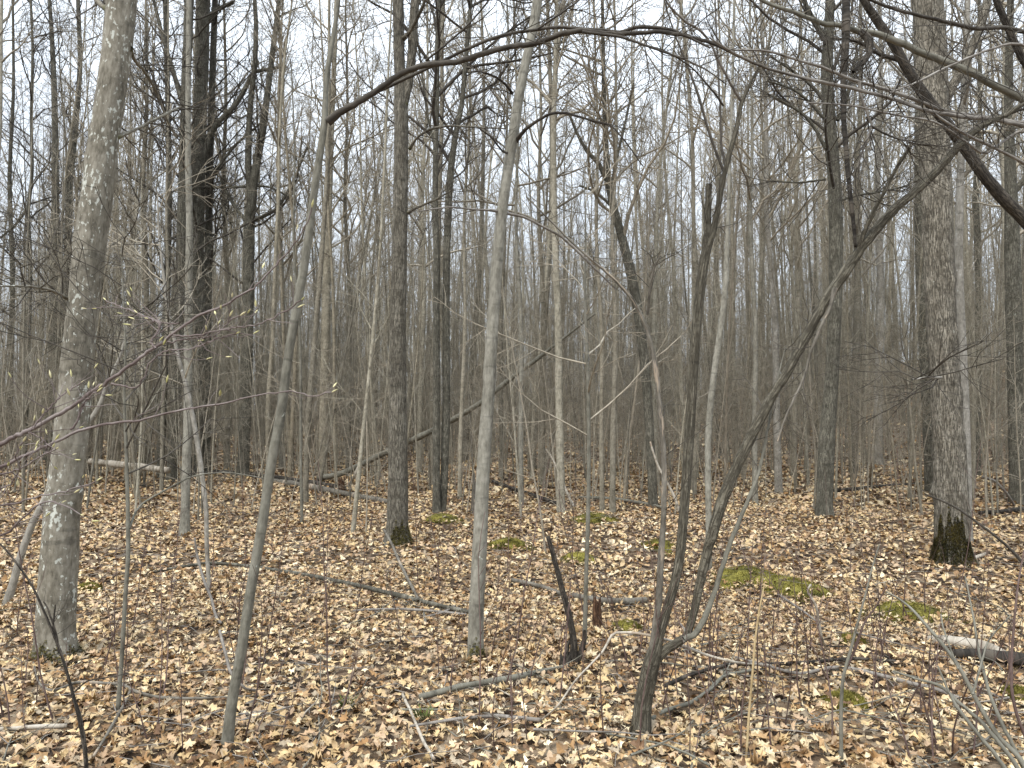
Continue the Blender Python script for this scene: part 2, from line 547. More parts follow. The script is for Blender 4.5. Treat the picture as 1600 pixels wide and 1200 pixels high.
def leaves(rng, pos, size, kind, tiltmax, upright=0.04):
    T, Q = leaf_template(kind)
    n = len(pos)
    V = np.repeat(T[None], n, 0)
    cup = rng.normal(0, 0.95, (n, 1)); bend = rng.normal(0, 0.6, (n, 1)); tw = rng.normal(0, 0.7, (n, 1))
    x, y = V[..., 0], V[..., 1]
    wav = rng.random((n, 1))*6
    z = cup*x*x*1.6 + bend*y*y + tw*x*y + 0.04*np.sin(y*11+wav)
    V = np.stack([x*(1-0.25*np.abs(cup)*0.4), y, z], -1) * size[:, None, None]
    yaw = rng.random(n)*2*PI
    ti = np.abs(rng.normal(0, tiltmax, n)); ti = np.where(rng.random(n) < upright, ti+0.7, ti); ta = rng.random(n)*2*PI
    def rot(V, ax, an):
        c, s = np.cos(an)[:, None], np.sin(an)[:, None]
        a, b = [(1, 2), (2, 0), (0, 1)][ax]
        W_ = V.copy()
        W_[..., a] = V[..., a]*c - V[..., b]*s
        W_[..., b] = V[..., a]*s + V[..., b]*c
        return W_
    V = rot(V, 2, yaw); V = rot(V, 0, ti); V = rot(V, 2, ta)
    V = V + pos[:, None, :]
    m = len(T)
    QQ = (Q[None] + (np.arange(n)*m)[:, None, None]).reshape(-1, 4)
    pal = PAL[rng.choice(len(PAL), n, p=PALW)]
    pal = pal * (0.88 + 0.40*rng.random((n, 1)))
    # drifts: patches where one kind of leaf lies thicker
    dr = (0.7*vnoise(pos[:, 0]*0.8+3, pos[:, 1]*0.8+5) + 0.5*vnoise(pos[:, 0]*2.7+1, pos[:, 1]*2.7+8))[:, None]
    pal = pal * (1 + dr*np.array([[0.22, 0.27, 0.33]]))
    col = np.repeat(np.concatenate([pal, np.ones((n, 1))], 1)[:, None, :], m, 1)
    return V.reshape(-1, 3), QQ, col.reshape(-1, 4)

def sector(rng, n, r0, r1, half):
    r = np.sqrt(r0*r0 + (r1*r1-r0*r0)*rng.random(n))
    a = (rng.random(n)*2-1)*half
    return r*np.sin(a), r*np.cos(a)

def on_moss(x, y):
    m = np.zeros(len(x), bool)
    for (g, rx, lab) in _m:
        m |= ((x-g[0])**2 + ((y-g[1])*0.85)**2) < (rx*0.72)**2
    return m

def build_litter():
    rng = np.random.default_rng(5)
    AV, AQ, AC, n0 = [], [], [], 0
    half = RAD(39)
    plan = [(0, 11500, 2.7, 8.0, .042, .080, .40), (1, 10500, 2.7, 8.0, .038, .075, .40), (2, 10500, 2.7, 8.0, .028, .055, .45),
            (3, 29000, 8.0, 14.0, .048, .088, .45), (4, 30000, 14.0, 22.0, .07, .125, .5),
            (4, 28000, 22.0, 50.0, .11, .19, .5)]
    for (k, n, r0, r1, s0, s1, tl) in plan:
        x, y = sector(rng, n, r0, r1, half)
        keep = ~(on_moss(x, y) & (rng.random(n) < 0.90))
        x, y = x[keep], y[keep]
        n = len(x)
        z = terrain(x, y) + 0.004 + 0.045*rng.random(n)**1.3 + 0.02*np.maximum(0, vnoise(x*4, y*4))
        V, Q, C = leaves(rng, np.stack([x, y, z], -1), s0 + (s1-s0)*rng.random(n), k, tl)
        AV.append(V); AQ.append(Q + n0); AC.append(C); n0 += len(V)
    # leaves banked against the feet of the trunks
    for (hx, hy, hr) in HEROES:
        r0 = hr/3
        n = int(30 + 260*r0) if hy < 14 else 12
        a = rng.random(n)*2*PI; d = r0*1.15 + (0.03+r0*0.9)*rng.random(n)**1.4
        x, y = hx+d*np.cos(a), hy+d*np.sin(a)
        z = terrain(x, y) + 0.015 + 0.05*rng.random(n)*np.exp(-(d-r0)/0.12)
        V, Q, C = leaves(rng, np.stack([x, y, z], -1), rng.uniform(.05, .095, n), 3 if hy > 8 else 1, .6)
        AV.append(V); AQ.append(Q + n0); AC.append(C); n0 += len(V)
    me = mk_mesh("leaf_litter", np.concatenate(AV), [np.concatenate(AQ)], [("tint", 'FLOAT_COLOR', np.concatenate(AC))], True, [M_LEAF])
    tag(mk_obj("leaf_litter", me), "dry tan and brown leaves covering the whole woodland floor", "leaf litter", kind="stuff")
    # the leaves that show largest, one object each
    protos = []
    for k in range(9):
        T, Q = leaf_template(k % 3)
        V, QQ, C = leaves(rng, np.zeros((1, 3)), np.array([1.0]), k % 3, 0.12, 0)
        protos.append(mk_mesh("fallen_leaf", V, [QQ], (), True, [M_LEAF1]))
    cnt = 0
    while cnt < 300:
        px, py = rng.random()*1600, 1195 - 165*rng.random()**1.4
        g = ground_hit(px, py)
        if on_moss(np.array([g[0]]), np.array([g[1]]))[0]: continue
        o = mk_obj("fallen_leaf", protos[cnt % 9], floor)
        s = rng.uniform(0.048, 0.082)
        o.location = (g[0], g[1], terrain(g[0], g[1]) + rng.uniform(0.036, 0.05))
        o.rotation_euler = (rng.normal(0, .22), rng.normal(0, .22), rng.random()*2*PI)
        o.scale = (s, s, s)
        cnt += 1

def build_moss():
    rng = np.random.default_rng(8)
    for (g, rx, lab) in _m:
        # a lumpy low cushion with an uneven edge and short upright fibres
        na, nr = 30, 9
        th = np.arange(na)*2*PI/na
        ed = 1 + 0.32*vnoise(np.cos(th)*1.8+g[0]*3, np.sin(th)*1.8+g[1]*3) + 0.25*vnoise(np.cos(th)*5+g[0]*3, np.sin(th)*5+g[1]*3)
        V = [(0, 0, 0.012)]
        for r in range(1, nr+1):
            q = r/nr
            xx, yy = np.cos(th)*rx*q*ed, np.sin(th)*rx*q*ed*1.15
            lump = 0.012*vnoise((g[0]+xx)*14, (g[1]+yy)*14)
            zz = terrain(g[0]+xx, g[1]+yy) - terrain(g[0], g[1]) + (0.02+lump)*(1-q**4) - 0.012*q**4
            V += list(zip(xx, yy, zz))
        V = np.array(V, float)
        V[0, 2] = 0.022
        tris = np.array([(0, 1+i, 1+(i+1) % na) for i in range(na)])
        Q = []
        for r in range(nr-1):
            for i in range(na):
                a = 1+r*na
                Q.append((a+i, a+na+i, a+na+(i+1) % na, a+(i+1) % na))
        polys = [tris, np.array(Q)]
        nb = int(min(4200, 1500 + 9000*rx*rx))
        rr, aa = np.sqrt(rng.random(nb))*1.02, rng.random(nb)*2*PI
        e = np.interp(aa, np.append(th, 2*PI), np.append(ed, ed[0]))
        bx, by = np.cos(aa)*rx*rr*e, np.sin(aa)*rx*rr*e*1.15
        bz = terrain(g[0]+bx, g[1]+by) - terrain(g[0], g[1]) + 0.018*(1-rr**4) - 0.008
        h = rng.uniform(.012, .034, nb); wd = rng.uniform(.003, .007, nb); an = rng.random(nb)*PI
        lx, ly = rng.normal(0, .012, nb), rng.normal(0, .012, nb)
        b = len(V)
        A = np.stack([bx-np.cos(an)*wd, by-np.sin(an)*wd, bz], -1)
        B = np.stack([bx+np.cos(an)*wd, by+np.sin(an)*wd, bz], -1)
        C = np.stack([bx+lx, by+ly, bz+h], -1)
        V = np.concatenate([V, np.stack([A, B, C], 1).reshape(-1, 3)])
        polys.append(b + np.arange(nb*3).reshape(-1, 3))
        me = mk_mesh("moss_mound", V, [np.concatenate([polys[0], polys[2]]), polys[1]], (), True, [M_MOSS])
        o = mk_obj("moss_mound", me, None, (g[0], g[1], float(terrain(g[0], g[1]))))
        tag(o, lab, "moss", "moss mounds on the forest floor")
build_moss()

# ------------------------------------------------------------------ trees placed from the photograph
LAND = []       # (px, depth, name) landmarks used to word the labels of the many
HEROES = []     # (x, y, radius) to keep the others clear

def world_path(pts, Y, Y1=None):
    K = []
    n = len(pts)
    for i, (px, py, w) in enumerate(pts):
        y = Y if Y1 is None else Y + (Y1-Y)*i/(n-1)
        p, t = PY(px, py, y)
        K.append((p[0], p[1], p[2], max(0.0015, w*0.5/F*t)))
    return np.array(K)

def trunk_disp(rng, flare, ridge, knots=0):
    ph = rng.random()*6
    kk = [(rng.random()*2*PI, rng.uniform(.4, 4), rng.uniform(.02, .05)) for _ in range(knots)]
    def f(rr, th, ln):
        h = ln[:, :, None]; t = th[None, None, :]
        fl = 1 + flare*np.exp(-h/0.11)*(0.75 + 0.4*np.cos(3*t+ph) + 0.25*np.cos(5*t+2*ph)) + 0.10*flare*np.exp(-h/0.5)
        x, y = np.cos(t)*3+ph, np.sin(t)*3
        b = 0.05*vnoise(x+0*h, y+0*h, h*4+ph) + 0.03*vnoise(x*2+0*h, y*2+0*h, h*11)
        if ridge:
            b = b + ridge*(0.5-np.abs(vnoise(np.cos(t)*9+ph+0*h, np.sin(t)*9+0*h, h*3.2)))
        r = rr*fl*(1+b)
        for (a, hz, am) in kk:
            da = np.angle(np.exp(1j*(t-a)))
            r = r + am*rr.max()*4*np.exp(-(da/0.5)**2 - ((h-hz)/0.05)**2)
        return r
    return f

def extend_up(K, H, rng, lean=0.5):
    K = [tuple(k) for k in K]
    d = np.array(K[-1][:3]) - np.array(K[-3][:3]); d /= np.linalg.norm(d)
    z0, r0 = K[-1][2], K[-1][3]
    if H <= z0 + 0.3: return np.array(K)
    n = max(3, int((H-z0)/1.2))
    p = np.array(K[-1][:3])
    for i in range(1, n+1):
        d = norm(d*0.8 + np.array([rng.normal(0, .05), rng.normal(0, .05), 0.3]))
        p = p + d*(H-z0)/n
        K.append((p[0], p[1], p[2], r0*(1-i/n)+0.008))
    return np.array(K)

def moss_tufts(G, rng, th0, th1, hmax, n, mat, root, base, name="moss"):
    """G (N,S,3): the trunk's own surface rings; short fibres stand out of it"""
    N, S, _ = G.shape
    C = G.mean(1)
    L = np.concatenate([[0], np.cumsum(np.linalg.norm(np.diff(C, axis=0), axis=1))])
    th = rng.uniform(th0, th1, n)
    mid, hw = (th0+th1)/2, (th1-th0)/2
    edge = hmax*(1-((th-mid)/hw)**2*0.55)*(0.85+0.45*vnoise(th*4, th*0+2.3)+0.25*vnoise(th*14, th*0+5.3))
    hl = edge*rng.random(n)**(0.8 if n > 5000 else 1.7) + 0.03
    fi = np.interp(hl, L, np.arange(N)); i = np.clip(fi.astype(int), 0, N-2); f = (fi-i)[:, None]
    fk = (th/(2*PI)*S) % S; k = fk.astype(int) % S; g = (fk-fk.astype(int))[:, None]; k2 = (k+1) % S
    A0 = (G[i, k]*(1-g)+G[i, k2]*g)*(1-f) + (G[i+1, k]*(1-g)+G[i+1, k2]*g)*f
    cc = C[i]*(1-f)+C[i+1]*f
    out = norm(A0-cc)
    tang = np.stack([-out[:, 1], out[:, 0], 0*out[:, 0]], -1)
    w = rng.uniform(.004, .010, n)[:, None]; l = rng.uniform(.010, .030, n)[:, None]
    A0 = A0 - out*0.002
    tip = A0 + norm(out + rng.normal(0, .5, (n, 3)) + np.array([0, 0, -.1]))*l
    V = np.stack([A0-tang*w, A0+tang*w, tip], 1).reshape(-1, 3) - base
    me = mk_mesh(name, V, [np.arange(n*3).reshape(-1, 3)], (), False, [mat])
    return mk_obj(name, me, root)

def crown_from(rng, bag, parents, spec):
    """spec: list of levels (n, t0, t1, L, angle, up, wiggle, N, r0, r1, S)"""
    cur = parents
    for lv in spec:
        (n, t0, t1, L, ang, up, wig, N, r0, r1, S) = lv
        outs = []
        for (P, R) in cur:
            p, r = spawn(rng, P, R, n, t0, t1, L, ang, up, wig, N, r0, r1)
            bag.add(tubes(p, r, S))
            outs.append((p, r))
        cur = outs
    return cur

LIMB_TW = [(9, .12, 1, .55, .75, .03, .16, 5, .006, .0022, 3), (4, .2, 1, .26, .7, .02, .16, 4, .003, .0018, 3), (3, .3, 1, .12, .7, .0, .1, 3, .002, .0014, 3)]
LIMB_FAR = [(8, .1, 1, 1.0, .75, .03, .16, 5, .010, .004, 3), (4, .2, 1, .5, .7, .03, .16, 4, .005, .0025, 3), (3, .3, 1, .25, .7, .0, .1, 3, .003, .002, 3)]

def hero(name, label, cat, pts, mat, H=9.0, S=20, rings=90, flare=0.45, ridge=0.0, Y=None, Y1=None, land=None, sink=0.05,
         limbs=(), crown=None, limbmat=None, twigs=LIMB_TW, seed=1, knots=0, cap=False, moss=None, group=None, trunkname="trunk"):
    rng = np.random.default_rng(seed)
    if Y is None:
        Y = ground_hit(pts[0][0], pts[0][1])[1]
    K = world_path(pts, Y, Y1)
    base = np.array([K[0, 0], K[0, 1], float(terrain(K[0, 0], K[0, 1]))])
    b0 = K[0].copy(); b0[2] = base[2] - sink
    if K[0, 2] > base[2] + 0.02: K = np.vstack([b0, K])
    else: K[0] = b0
    if H: K = extend_up(K, H, rng)
    C = catmull(K, rings)
    P, R = C[:, :3], np.maximum(C[:, 3], 0.002)
    if cap:
        P = np.vstack([P, P[-1:] + (P[-1]-P[-2])*0.02, P[-1:] + (P[-1]-P[-2])*0.03])
        R = np.concatenate([R, [R[-1]*0.75, 0.0005]])
    root = thing(name, label, cat, base, group)
    bag = Bag()
    tt = tubes(P[None], R[None], S, ref=(1, 0, 0), disp=trunk_disp(rng, flare, ridge, knots))
    bag.add(tt)
    mk_obj(trunkname, bag.mesh(trunkname, [mat], base), root)
    cb = Bag()
    lm = limbmat or M_TWIG
    if crown:
        h0, spec = crown
        i0 = int(np.searchsorted(P[:, 2], base[2]+h0))
        if i0 < len(P)-4:
            crown_from(rng, cb, [(P[None, i0:], R[None, i0:])], spec)
    for lb in limbs:
        lp = lb[0]; y0 = lb[1] if len(lb) > 1 and lb[1] else Y; y1 = lb[2] if len(lb) > 2 else None
        m2 = lb[3] if len(lb) > 3 and lb[3] else mat
        LK = catmull(world_path(lp, y0, y1), max(10, 5*len(lp)))
        LK[1:-1, :3] += np.minimum(0.12*LK[1:-1, 3:4], .0012)*rng.normal(size=(len(LK)-2, 3))
        lbag = Bag()
        LR = np.maximum(LK[:, 3], .0015)
        lbag.add(tubes(LK[None, :, :3], LR[None], 10 if lp[0][2] > 5 else 6,
                       disp=lambda rr, th, ln: rr*(1+0.12*vnoise(np.cos(th)[None, None]*2+0*rr, np.sin(th)[None, None]*2+0*rr, ln[:, :, None]*14+0*rr))))
        mk_obj("limb", lbag.mesh("limb", [m2], base), root)
        if twigs:
            crown_from(rng, cb, [(LK[None, :, :3], LR[None])], twigs)
    if cb.n:
        mk_obj("crown", cb.mesh("crown", [lm], base), root)
    if moss:
        (a, b, h, n, mm) = moss
        moss_tufts(tt[0].reshape(len(P), S, 3), rng, a, b, h, n, mm, root, base)
    HEROES.append((base[0], base[1], max(0.35, R[0]*3)))
    if land: LAND.append((pts[0][0], Y, land))
    return root, P, R, Y

CR_NEAR = [(14, 0, 1, 1.9, .85, .05, .10, 7, .018, .006, 4), (7, .2, 1, .8, .75, .04, .14, 5, .007, .003, 3), (5, .2, 1, .35, .7, .02, .12, 4, .004, .002, 3)]
CR_MID = [(24, 0, 1, 2.5, .85, .06, .17, 9, .028, .007, 4), (6, .15, 1, 1.1, .75, .04, .20, 6, .010, .004, 3), (3, .15, 1, .5, .7, .03, .16, 4, .0045, .0024, 3), (2, .2, 1, .25, .7, .0, .1, 3, .0026, .0017, 3)]
CR_SAP = [(12, 0, 1, 1.1, 1.0, .04, .12, 6, .008, .003, 3), (5, .2, 1, .45, .8, .03, .14, 4, .004, .002, 3), (3, .2, 1, .2, .7, .02, .12, 3, .0025, .0016, 3)]

# 1 the big lichen-spotted trunk
hero("maple_tree", "thick grey trunk spotted with white lichen, budding branch crossing before it", "tree",
     [(92, 1032, 60.7), (86, 1000, 53.4), (91, 900, 52.4), (98, 800, 50.6), (109, 700, 48.8), (118, 600, 46.0), (128, 500, 44.2), (139, 400, 45.1), (152, 300, 44.2),
      (165, 200, 41.4), (180, 100, 40.5), (190, 0, 42.3), (203, -120, 39.6)], M_LICHEN, H=11, S=56, rings=230, flare=0.5, ridge=0.04, knots=5, land="the lichen-spotted trunk",
     limbs=[([(180, 215, 9), (200, 207, 5), (225, 196, 4), (255, 180, 4), (282, 167, 3)], None, 5.6), ([(203, 75, 8), (210, 93, 5), (228, 115, 5), (245, 145, 4), (262, 190, 3), (275, 215, 2)], None, 5.8),
            ([(168, 16, 9), (155, 5, 7), (140, -12, 6)], None, 5.2), ([(110, 470, 6), (85, 455, 4), (50, 448, 4), (0, 447, 3)], None, 4.4)],
     crown=(5.5, CR_NEAR), seed=11, moss=(-3.8, 0.6, 0.15, 1700, M_MOSSB))
# 2 the leaning grey sapling with the long arching limb
arch1 = [(513, 190, 14), (530, 176, 11), (550, 165, 10), (587, 143, 9.5), (617, 121, 9), (647, 107, 9), (667, 101, 9), (713, 97, 9), (753, 84, 8.5), (800, 72, 8.5), (833, 69, 8.5),
         (877, 53, 8.5), (910, 49, 8), (950, 53, 7.5), (987, 52, 7), (1033, 50, 6.5), (1080, 58, 6), (1120, 70, 5.5), (1153, 87, 5), (1200, 107, 4), (1260, 124, 3)]
arch2 = [(590, 143, 5), (640, 120, 5), (690, 96, 5), (733, 75, 5), (773, 59, 5), (800, 52, 5), (867, 43, 5), (940, 47, 5), (967, 50, 5.5), (1000, 42, 6), (1047, 46, 5), (1073, 57, 4), (1110, 75, 3)]
arch3 = [(910, 50, 5), (967, 57, 4.5), (1003, 69, 4), (1040, 82, 3.6), (1070, 93, 3), (1105, 110, 2.6), (1135, 132, 2)]
hero("leaning_sapling", "slender grey leaning tree whose one long limb arches across the sky", "tree",
     [(352, 1176, 18.4), (362, 1100, 16.3), (375, 1030, 16.0), (392, 920, 15.0), (408, 830, 15.0), (425, 720, 14.6), (440, 640, 14.3), (450, 560, 13.6), (462, 490, 13.6), (478, 400, 12.9),
      (491, 300, 11.9), (500, 240, 11.2), (507, 190, 10.2), (509, 140, 8.2), (514, 95, 8.2), (522, 50, 7.1), (529, 0, 6.1), (534, -60, 5.4)], M_SAPL, H=6.0, S=24, rings=150, flare=0.25,
     land="the leaning grey tree with the arching limb", limbs=[(arch1, None, 3.3, M_TWIG), (arch2, None, 3.35, M_TWIG), (arch3, 3.4, 3.2, M_TWIG),
            ([(665, 95, 3), (690, 75, 3.4), (730, 40, 3), (760, 5, 2.5), (775, -20, 2)], 3.45, 3.3, M_TWIG), ([(840, 45, 3), (875, 22, 3), (905, 0, 2.5), (930, -25, 2)], 3.4, 3.3, M_TWIG)],
     twigs=[(7, .25, 1, .35, .8, .03, .2, 5, .0035, .0015, 3), (3, .2, 1, .15, .8, .02, .2, 4, .0016, .0009, 3)], crown=(4.4, CR_SAP), seed=12)
# 3 the twin-topped ridged trunk
hero("ridged_tree", "dark ridged trunk with a forked top and mossy foot on a low rise", "tree",
     [(622, 852, 36), (621, 830, 33), (621, 800, 31), (622, 700, 29), (622, 600, 25.5), (622, 500, 25), (624, 400, 23), (626, 300, 22), (627, 200, 21.5), (626, 150, 20), (624, 100, 17),
      (622, 0, 17), (620, -120, 15)], M_RIDGED, H=14, S=48, rings=200, flare=0.65, ridge=0.07, land="the ridged trunk with the forked top",
     limbs=[([(630, 165, 15), (638, 130, 14), (643, 90, 14), (646, 40, 14), (649, 0, 14), (655, -80, 13)],), ([(640, 233, 5), (652, 215, 4), (672, 202, 4), (700, 197, 3.5), (730, 198, 3), (790, 201, 2)], None, 8.4),
            ([(636, 333, 6), (650, 325, 4), (680, 312, 3), (708, 296, 2)], None, 8.6), ([(628, 62, 8), (640, 50, 6), (655, 22, 5), (668, -10, 5)], None, 8.7)],
     crown=(6.8, CR_MID), twigs=LIMB_TW, seed=13, moss=(-2.0, 0.5, 0.32, 3200, M_MOSSB))
# 4 the pale slender trunk in the middle
hero("slender_tree", "pale grey slender trunk with slight lean and a moss cuff at its foot", "tree",
     [(743, 1034, 25), (744, 960, 23.5), (747, 900, 23), (752, 800, 22), (757, 700, 20.5), (763, 620, 19), (769, 520, 18.5), (775, 430, 18.5), (783, 340, 17), (793, 270, 16), (803, 205, 16),
      (811, 150, 15), (821, 100, 14), (832, 50, 14.5), (840, 0, 15), (850, -80, 13)], M_SMOOTH, H=8.5, S=28, rings=170, flare=0.22, knots=6, land="the pale slender trunk",
     limbs=[([(806, 220, 9), (815, 208, 6), (833, 193, 5), (860, 178, 4.5), (885, 177, 4), (920, 187, 3.5), (955, 197, 3), (980, 225, 2.4), (1005, 260, 2)], None, 4.6, M_DARK),
            ([(801, 146, 5), (788, 130, 4), (770, 118, 3.5), (745, 111, 3), (730, 118, 2)], None, 4.7, M_DARK),
            ([(782, 330, 5), (740, 327, 3), (700, 324, 2.6), (655, 330, 2)], None, 4.5, M_GTWIG), ([(785, 332, 5), (820, 340, 4), (850, 355, 4), (880, 372, 4), (905, 395, 4), (940, 430, 3), (962, 452, 2.2)], None, 5.2, M_GTWIG),
            ([(798, 240, 4), (785, 236, 3), (768, 215, 2.4), (748, 200, 2)], None, 4.8, M_DARK)],
     twigs=[(8, .2, 1, .42, .8, .03, .2, 5, .0035, .0016, 3), (4, .2, 1, .18, .8, .02, .2, 4, .002, .0012, 3)], crown=(4.6, CR_SAP), seed=14, moss=(-2.6, 0.2, 0.16, 700, M_MOSSB))
# 5 black leaning snag and stub
hero("snag", "short black leaning dead pole with a broken top by the small stump", "dead trunk",
     [(893, 1045, 12), (897, 1010, 11), (892, 975, 10), (885, 945, 9.5), (873, 900, 8.5), (863, 862, 7.5), (856, 838, 6.5)], M_DARK, H=0, S=14, rings=50, flare=0.5, cap=True, seed=15, land="the black leaning snag",
     limbs=[([(902, 1035, 9), (912, 1005, 8), (914, 985, 5)],), ([(884, 1040, 8), (886, 1015, 6), (890, 1000, 4)],)], twigs=None, trunkname="pole")
hero("sapling", "thin straight grey sapling rising just behind the black snag", "sapling",
     [(913, 1005, 7), (916, 900, 6.5), (919, 800, 6.5), (920, 700, 6), (919, 600, 5.5), (916, 520, 4.5), (914, 430, 3.5), (915, 350, 2.5), (913, 280, 1.6)], M_SAPL, H=0, S=10, rings=50, flare=0.3, seed=16, crown=(1.3, CR_SAP), limbmat=M_FTWIG)
# 7 the forked clump
r7, P7, R7, Y7 = hero("forked_tree", "clump forking low into a peeling stem, a broken-topped stem and a long diagonal stem", "tree",
     [(1000, 1152, 28.8), (1005, 1100, 26.1), (1013, 1060, 26.1), (1021, 1025, 22.5), (1028, 1000, 16.2), (1040, 960, 14.0), (1053, 915, 14.0), (1062, 870, 14.4), (1070, 780, 14.4), (1076, 700, 15.3), (1082, 600, 15.3), (1089, 500, 14.8), (1097, 430, 15.3), (1104, 390, 14.4),
      (1117, 350, 9.5), (1130, 280, 7.7), (1140, 240, 7.2), (1150, 205, 7.2), (1159, 160, 6.3), (1175, 125, 4.0), (1190, 95, 3.1), (1205, 60, 2.2), (1215, 20, 1.8)], M_OLIVE, H=0, S=22, rings=180, flare=0.3, ridge=0.06, land="the forked clump",
     limbs=[([(1103, 395, 14), (1105, 370, 12), (1106, 330, 11), (1108, 288, 10)],),
            ([(1016, 1040, 12.8), (1023, 990, 11.0), (1029, 940, 10.6), (1032, 880, 10.2), (1037, 800, 8.5), (1038, 720, 8.1), (1031, 640, 7.6), (1024, 570, 7.2), (1014, 525, 6.8), (1004, 497, 6.4), (985, 464, 5.5), (960, 437, 4.7), (935, 415, 4.2), (917, 400, 3.8), (890, 375, 3.4), (860, 345, 3.0), (822, 307, 2.1)], None, 3.75, M_DEAD),
            ([(1012, 492, 5), (1014, 460, 4), (1022, 420, 3.5), (1032, 400, 2.5)], None, 3.75, M_DEAD),
            ([(1158, 158, 5), (1143, 133, 4.5), (1127, 103, 4.5), (1110, 67, 4), (1093, 47, 4), (1073, 35, 4), (1053, 17, 3.5), (1040, 0, 3), (1020, -40, 2.5)], None, 3.5, M_GTWIG),
            ([(1130, 267, 4.5), (1110, 213, 4), (1090, 147, 3.5), (1073, 100, 3), (1053, 50, 2.5), (1038, 0, 2)], None, 3.9, M_TWIG),
            ([(1134, 262, 5), (1127, 225, 3.8), (1125, 165, 3.3), (1122, 110, 3), (1119, 40, 2.6), (1116, -30, 2.2)], None, 4.1, M_TWIG),
            ([(1014, 1048, 14.1), (1026, 1030, 14.1), (1042, 1014, 14.1), (1060, 1004, 13.2), (1074, 992, 12.3), (1083, 960, 11.9), (1092, 920, 13.2), (1106, 860, 15.8), (1130, 780, 17.6), (1155, 720, 16.7), (1177, 675, 15.8), (1203, 625, 15.0), (1230, 580, 14.1), (1260, 525, 15.0), (1290, 470, 15.4), (1320, 425, 15.8), (1355, 375, 15.0), (1400, 325, 14.1),
      (1440, 290, 13.2), (1475, 255, 12.3), (1500, 225, 11.4), (1530, 200, 8.8), (1570, 180, 7.0), (1620, 150, 5.3)], None, 3.95, M_OLIVE),
            ([(1068, 999, 9.3), (1084, 992, 9.3), (1098, 972, 8.9), (1108, 948, 8.5), (1120, 915, 7.6), (1140, 850, 7.2), (1165, 790, 6.4), (1185, 740, 5.1), (1196, 690, 4.2), (1205, 640, 3.4), (1218, 580, 2.5), (1228, 540, 1.7)], 3.85, 4.0, M_SAPL),
            ([(1341, 388, 8), (1355, 352, 6.5), (1370, 323, 6), (1400, 263, 5), (1423, 227, 4)], 3.92, 3.8, M_OLIVE), ([(1305, 450, 8), (1296, 482, 5), (1282, 512, 5), (1268, 545, 4.5), (1256, 590, 4), (1228, 650, 3.5), (1215, 690, 2.5)], 3.9, 3.8, M_DEAD),
            ([(1130, 165, 3.5), (1112, 140, 3), (1080, 105, 2.6), (1040, 80, 2.2), (1000, 68, 2)], 3.7, 3.4, M_TWIG)],
     twigs=[(8, .25, 1, .30, .8, .02, .2, 5, .0028, .0013, 3), (3, .2, 1, .13, .8, .02, .2, 4, .0016, .0009, 3)], seed=17)
LAND.append((1250, 3.9, "the diagonal stem"))
hero("slender_tree", "pale smooth stem rising between the forked clump and the diagonal stem", "tree",
     [(1107, 892, 10), (1107, 800, 9.5), (1106, 700, 9.5), (1110, 633, 9.5), (1117, 573, 9.5), (1122, 540, 9.5), (1129, 493, 9), (1134, 440, 9), (1136, 380, 7), (1138, 330, 6), (1140, 250, 5), (1144, 150, 4.5), (1146, 60, 4), (1148, -40, 3)], M_SMOOTH, H=7, S=16, rings=90, flare=0.25, crown=(4.0, CR_SAP), limbmat=M_FTWIG, seed=20)
# 8 the tree with arms at the far side of the diagonal
hero("forest_tree", "upright grey-brown tree standing behind the diagonal stem, limbs sweeping off one side", "tree",
     [(1288, 810, 27), (1288, 790, 24), (1290, 740, 24), (1292, 690, 24), (1299, 600, 20), (1304, 500, 19.5), (1306, 400, 20), (1305, 300, 19.5), (1297, 200, 18), (1292, 110, 18), (1295, 50, 15), (1297, 0, 14), (1300, -90, 13)], M_MID, H=13, S=24, rings=110, flare=0.35, ridge=0.05,
     land="the grey tree behind the diagonal",
     limbs=[([(1288, 62, 9), (1275, 37, 8), (1262, 15, 7.5), (1253, -10, 7)],), ([(1290, 160, 6), (1272, 138, 5), (1260, 127, 4.5), (1233, 107, 4), (1200, 85, 3)],), ([(1290, 232, 6), (1273, 200, 5), (1253, 177, 4.5), (1220, 157, 4), (1200, 147, 3)],),
            ([(1290, 188, 5), (1265, 160, 4.5), (1240, 140, 4), (1200, 127, 3)],), ([(1308, 188, 7), (1320, 165, 6), (1328, 130, 5), (1340, 80, 4)],), ([(1312, 313, 5), (1340, 305, 4), (1375, 300, 3), (1420, 290, 2)],),
            ([(1290, 280, 4), (1250, 285, 3), (1205, 283, 2)],)], crown=(4.5, CR_MID), twigs=LIMB_FAR, seed=21)
# 9 the big oak
hero("oak_tree", "stoutest furrowed trunk with dark moss covering its flared foot", "tree",
     [(1490, 882, 50), (1488, 850, 48), (1487, 800, 47), (1483, 700, 45), (1477, 600, 42), (1471, 500, 41), (1467, 400, 42), (1463, 300, 42), (1459, 200, 43), (1455, 100, 44), (1450, 0, 42), (1446, -120, 40)], M_OAK, H=14, S=64, rings=230, flare=0.6, ridge=0.09, knots=9, land="the stout oak",
     limbs=[([(1462, 210, 20), (1480, 150, 15), (1505, 105, 14), (1525, 60, 13), (1543, 0, 13), (1555, -60, 12)],), ([(1470, 590, 5), (1452, 590, 4), (1425, 593, 3)], 7.8, 7.0, M_PALE)],
     crown=(6.8, CR_MID), twigs=LIMB_FAR, seed=22, moss=(-3.5, -0.95, 0.52, 7000, M_MOSSD))
hero("forest_tree", "pale lichen-grey trunk pressed close behind the stout oak", "tree",
     [(1511, 850, 16), (1511, 800, 15), (1509, 700, 14), (1506, 600, 13), (1501, 500, 12.5), (1498, 400, 12), (1500, 300, 11), (1504, 200, 10), (1508, 100, 9), (1512, 0, 8)], M_PALE, H=12, S=18, rings=80, flare=0.25, crown=(4, CR_MID), limbmat=M_FTWIG, seed=23)
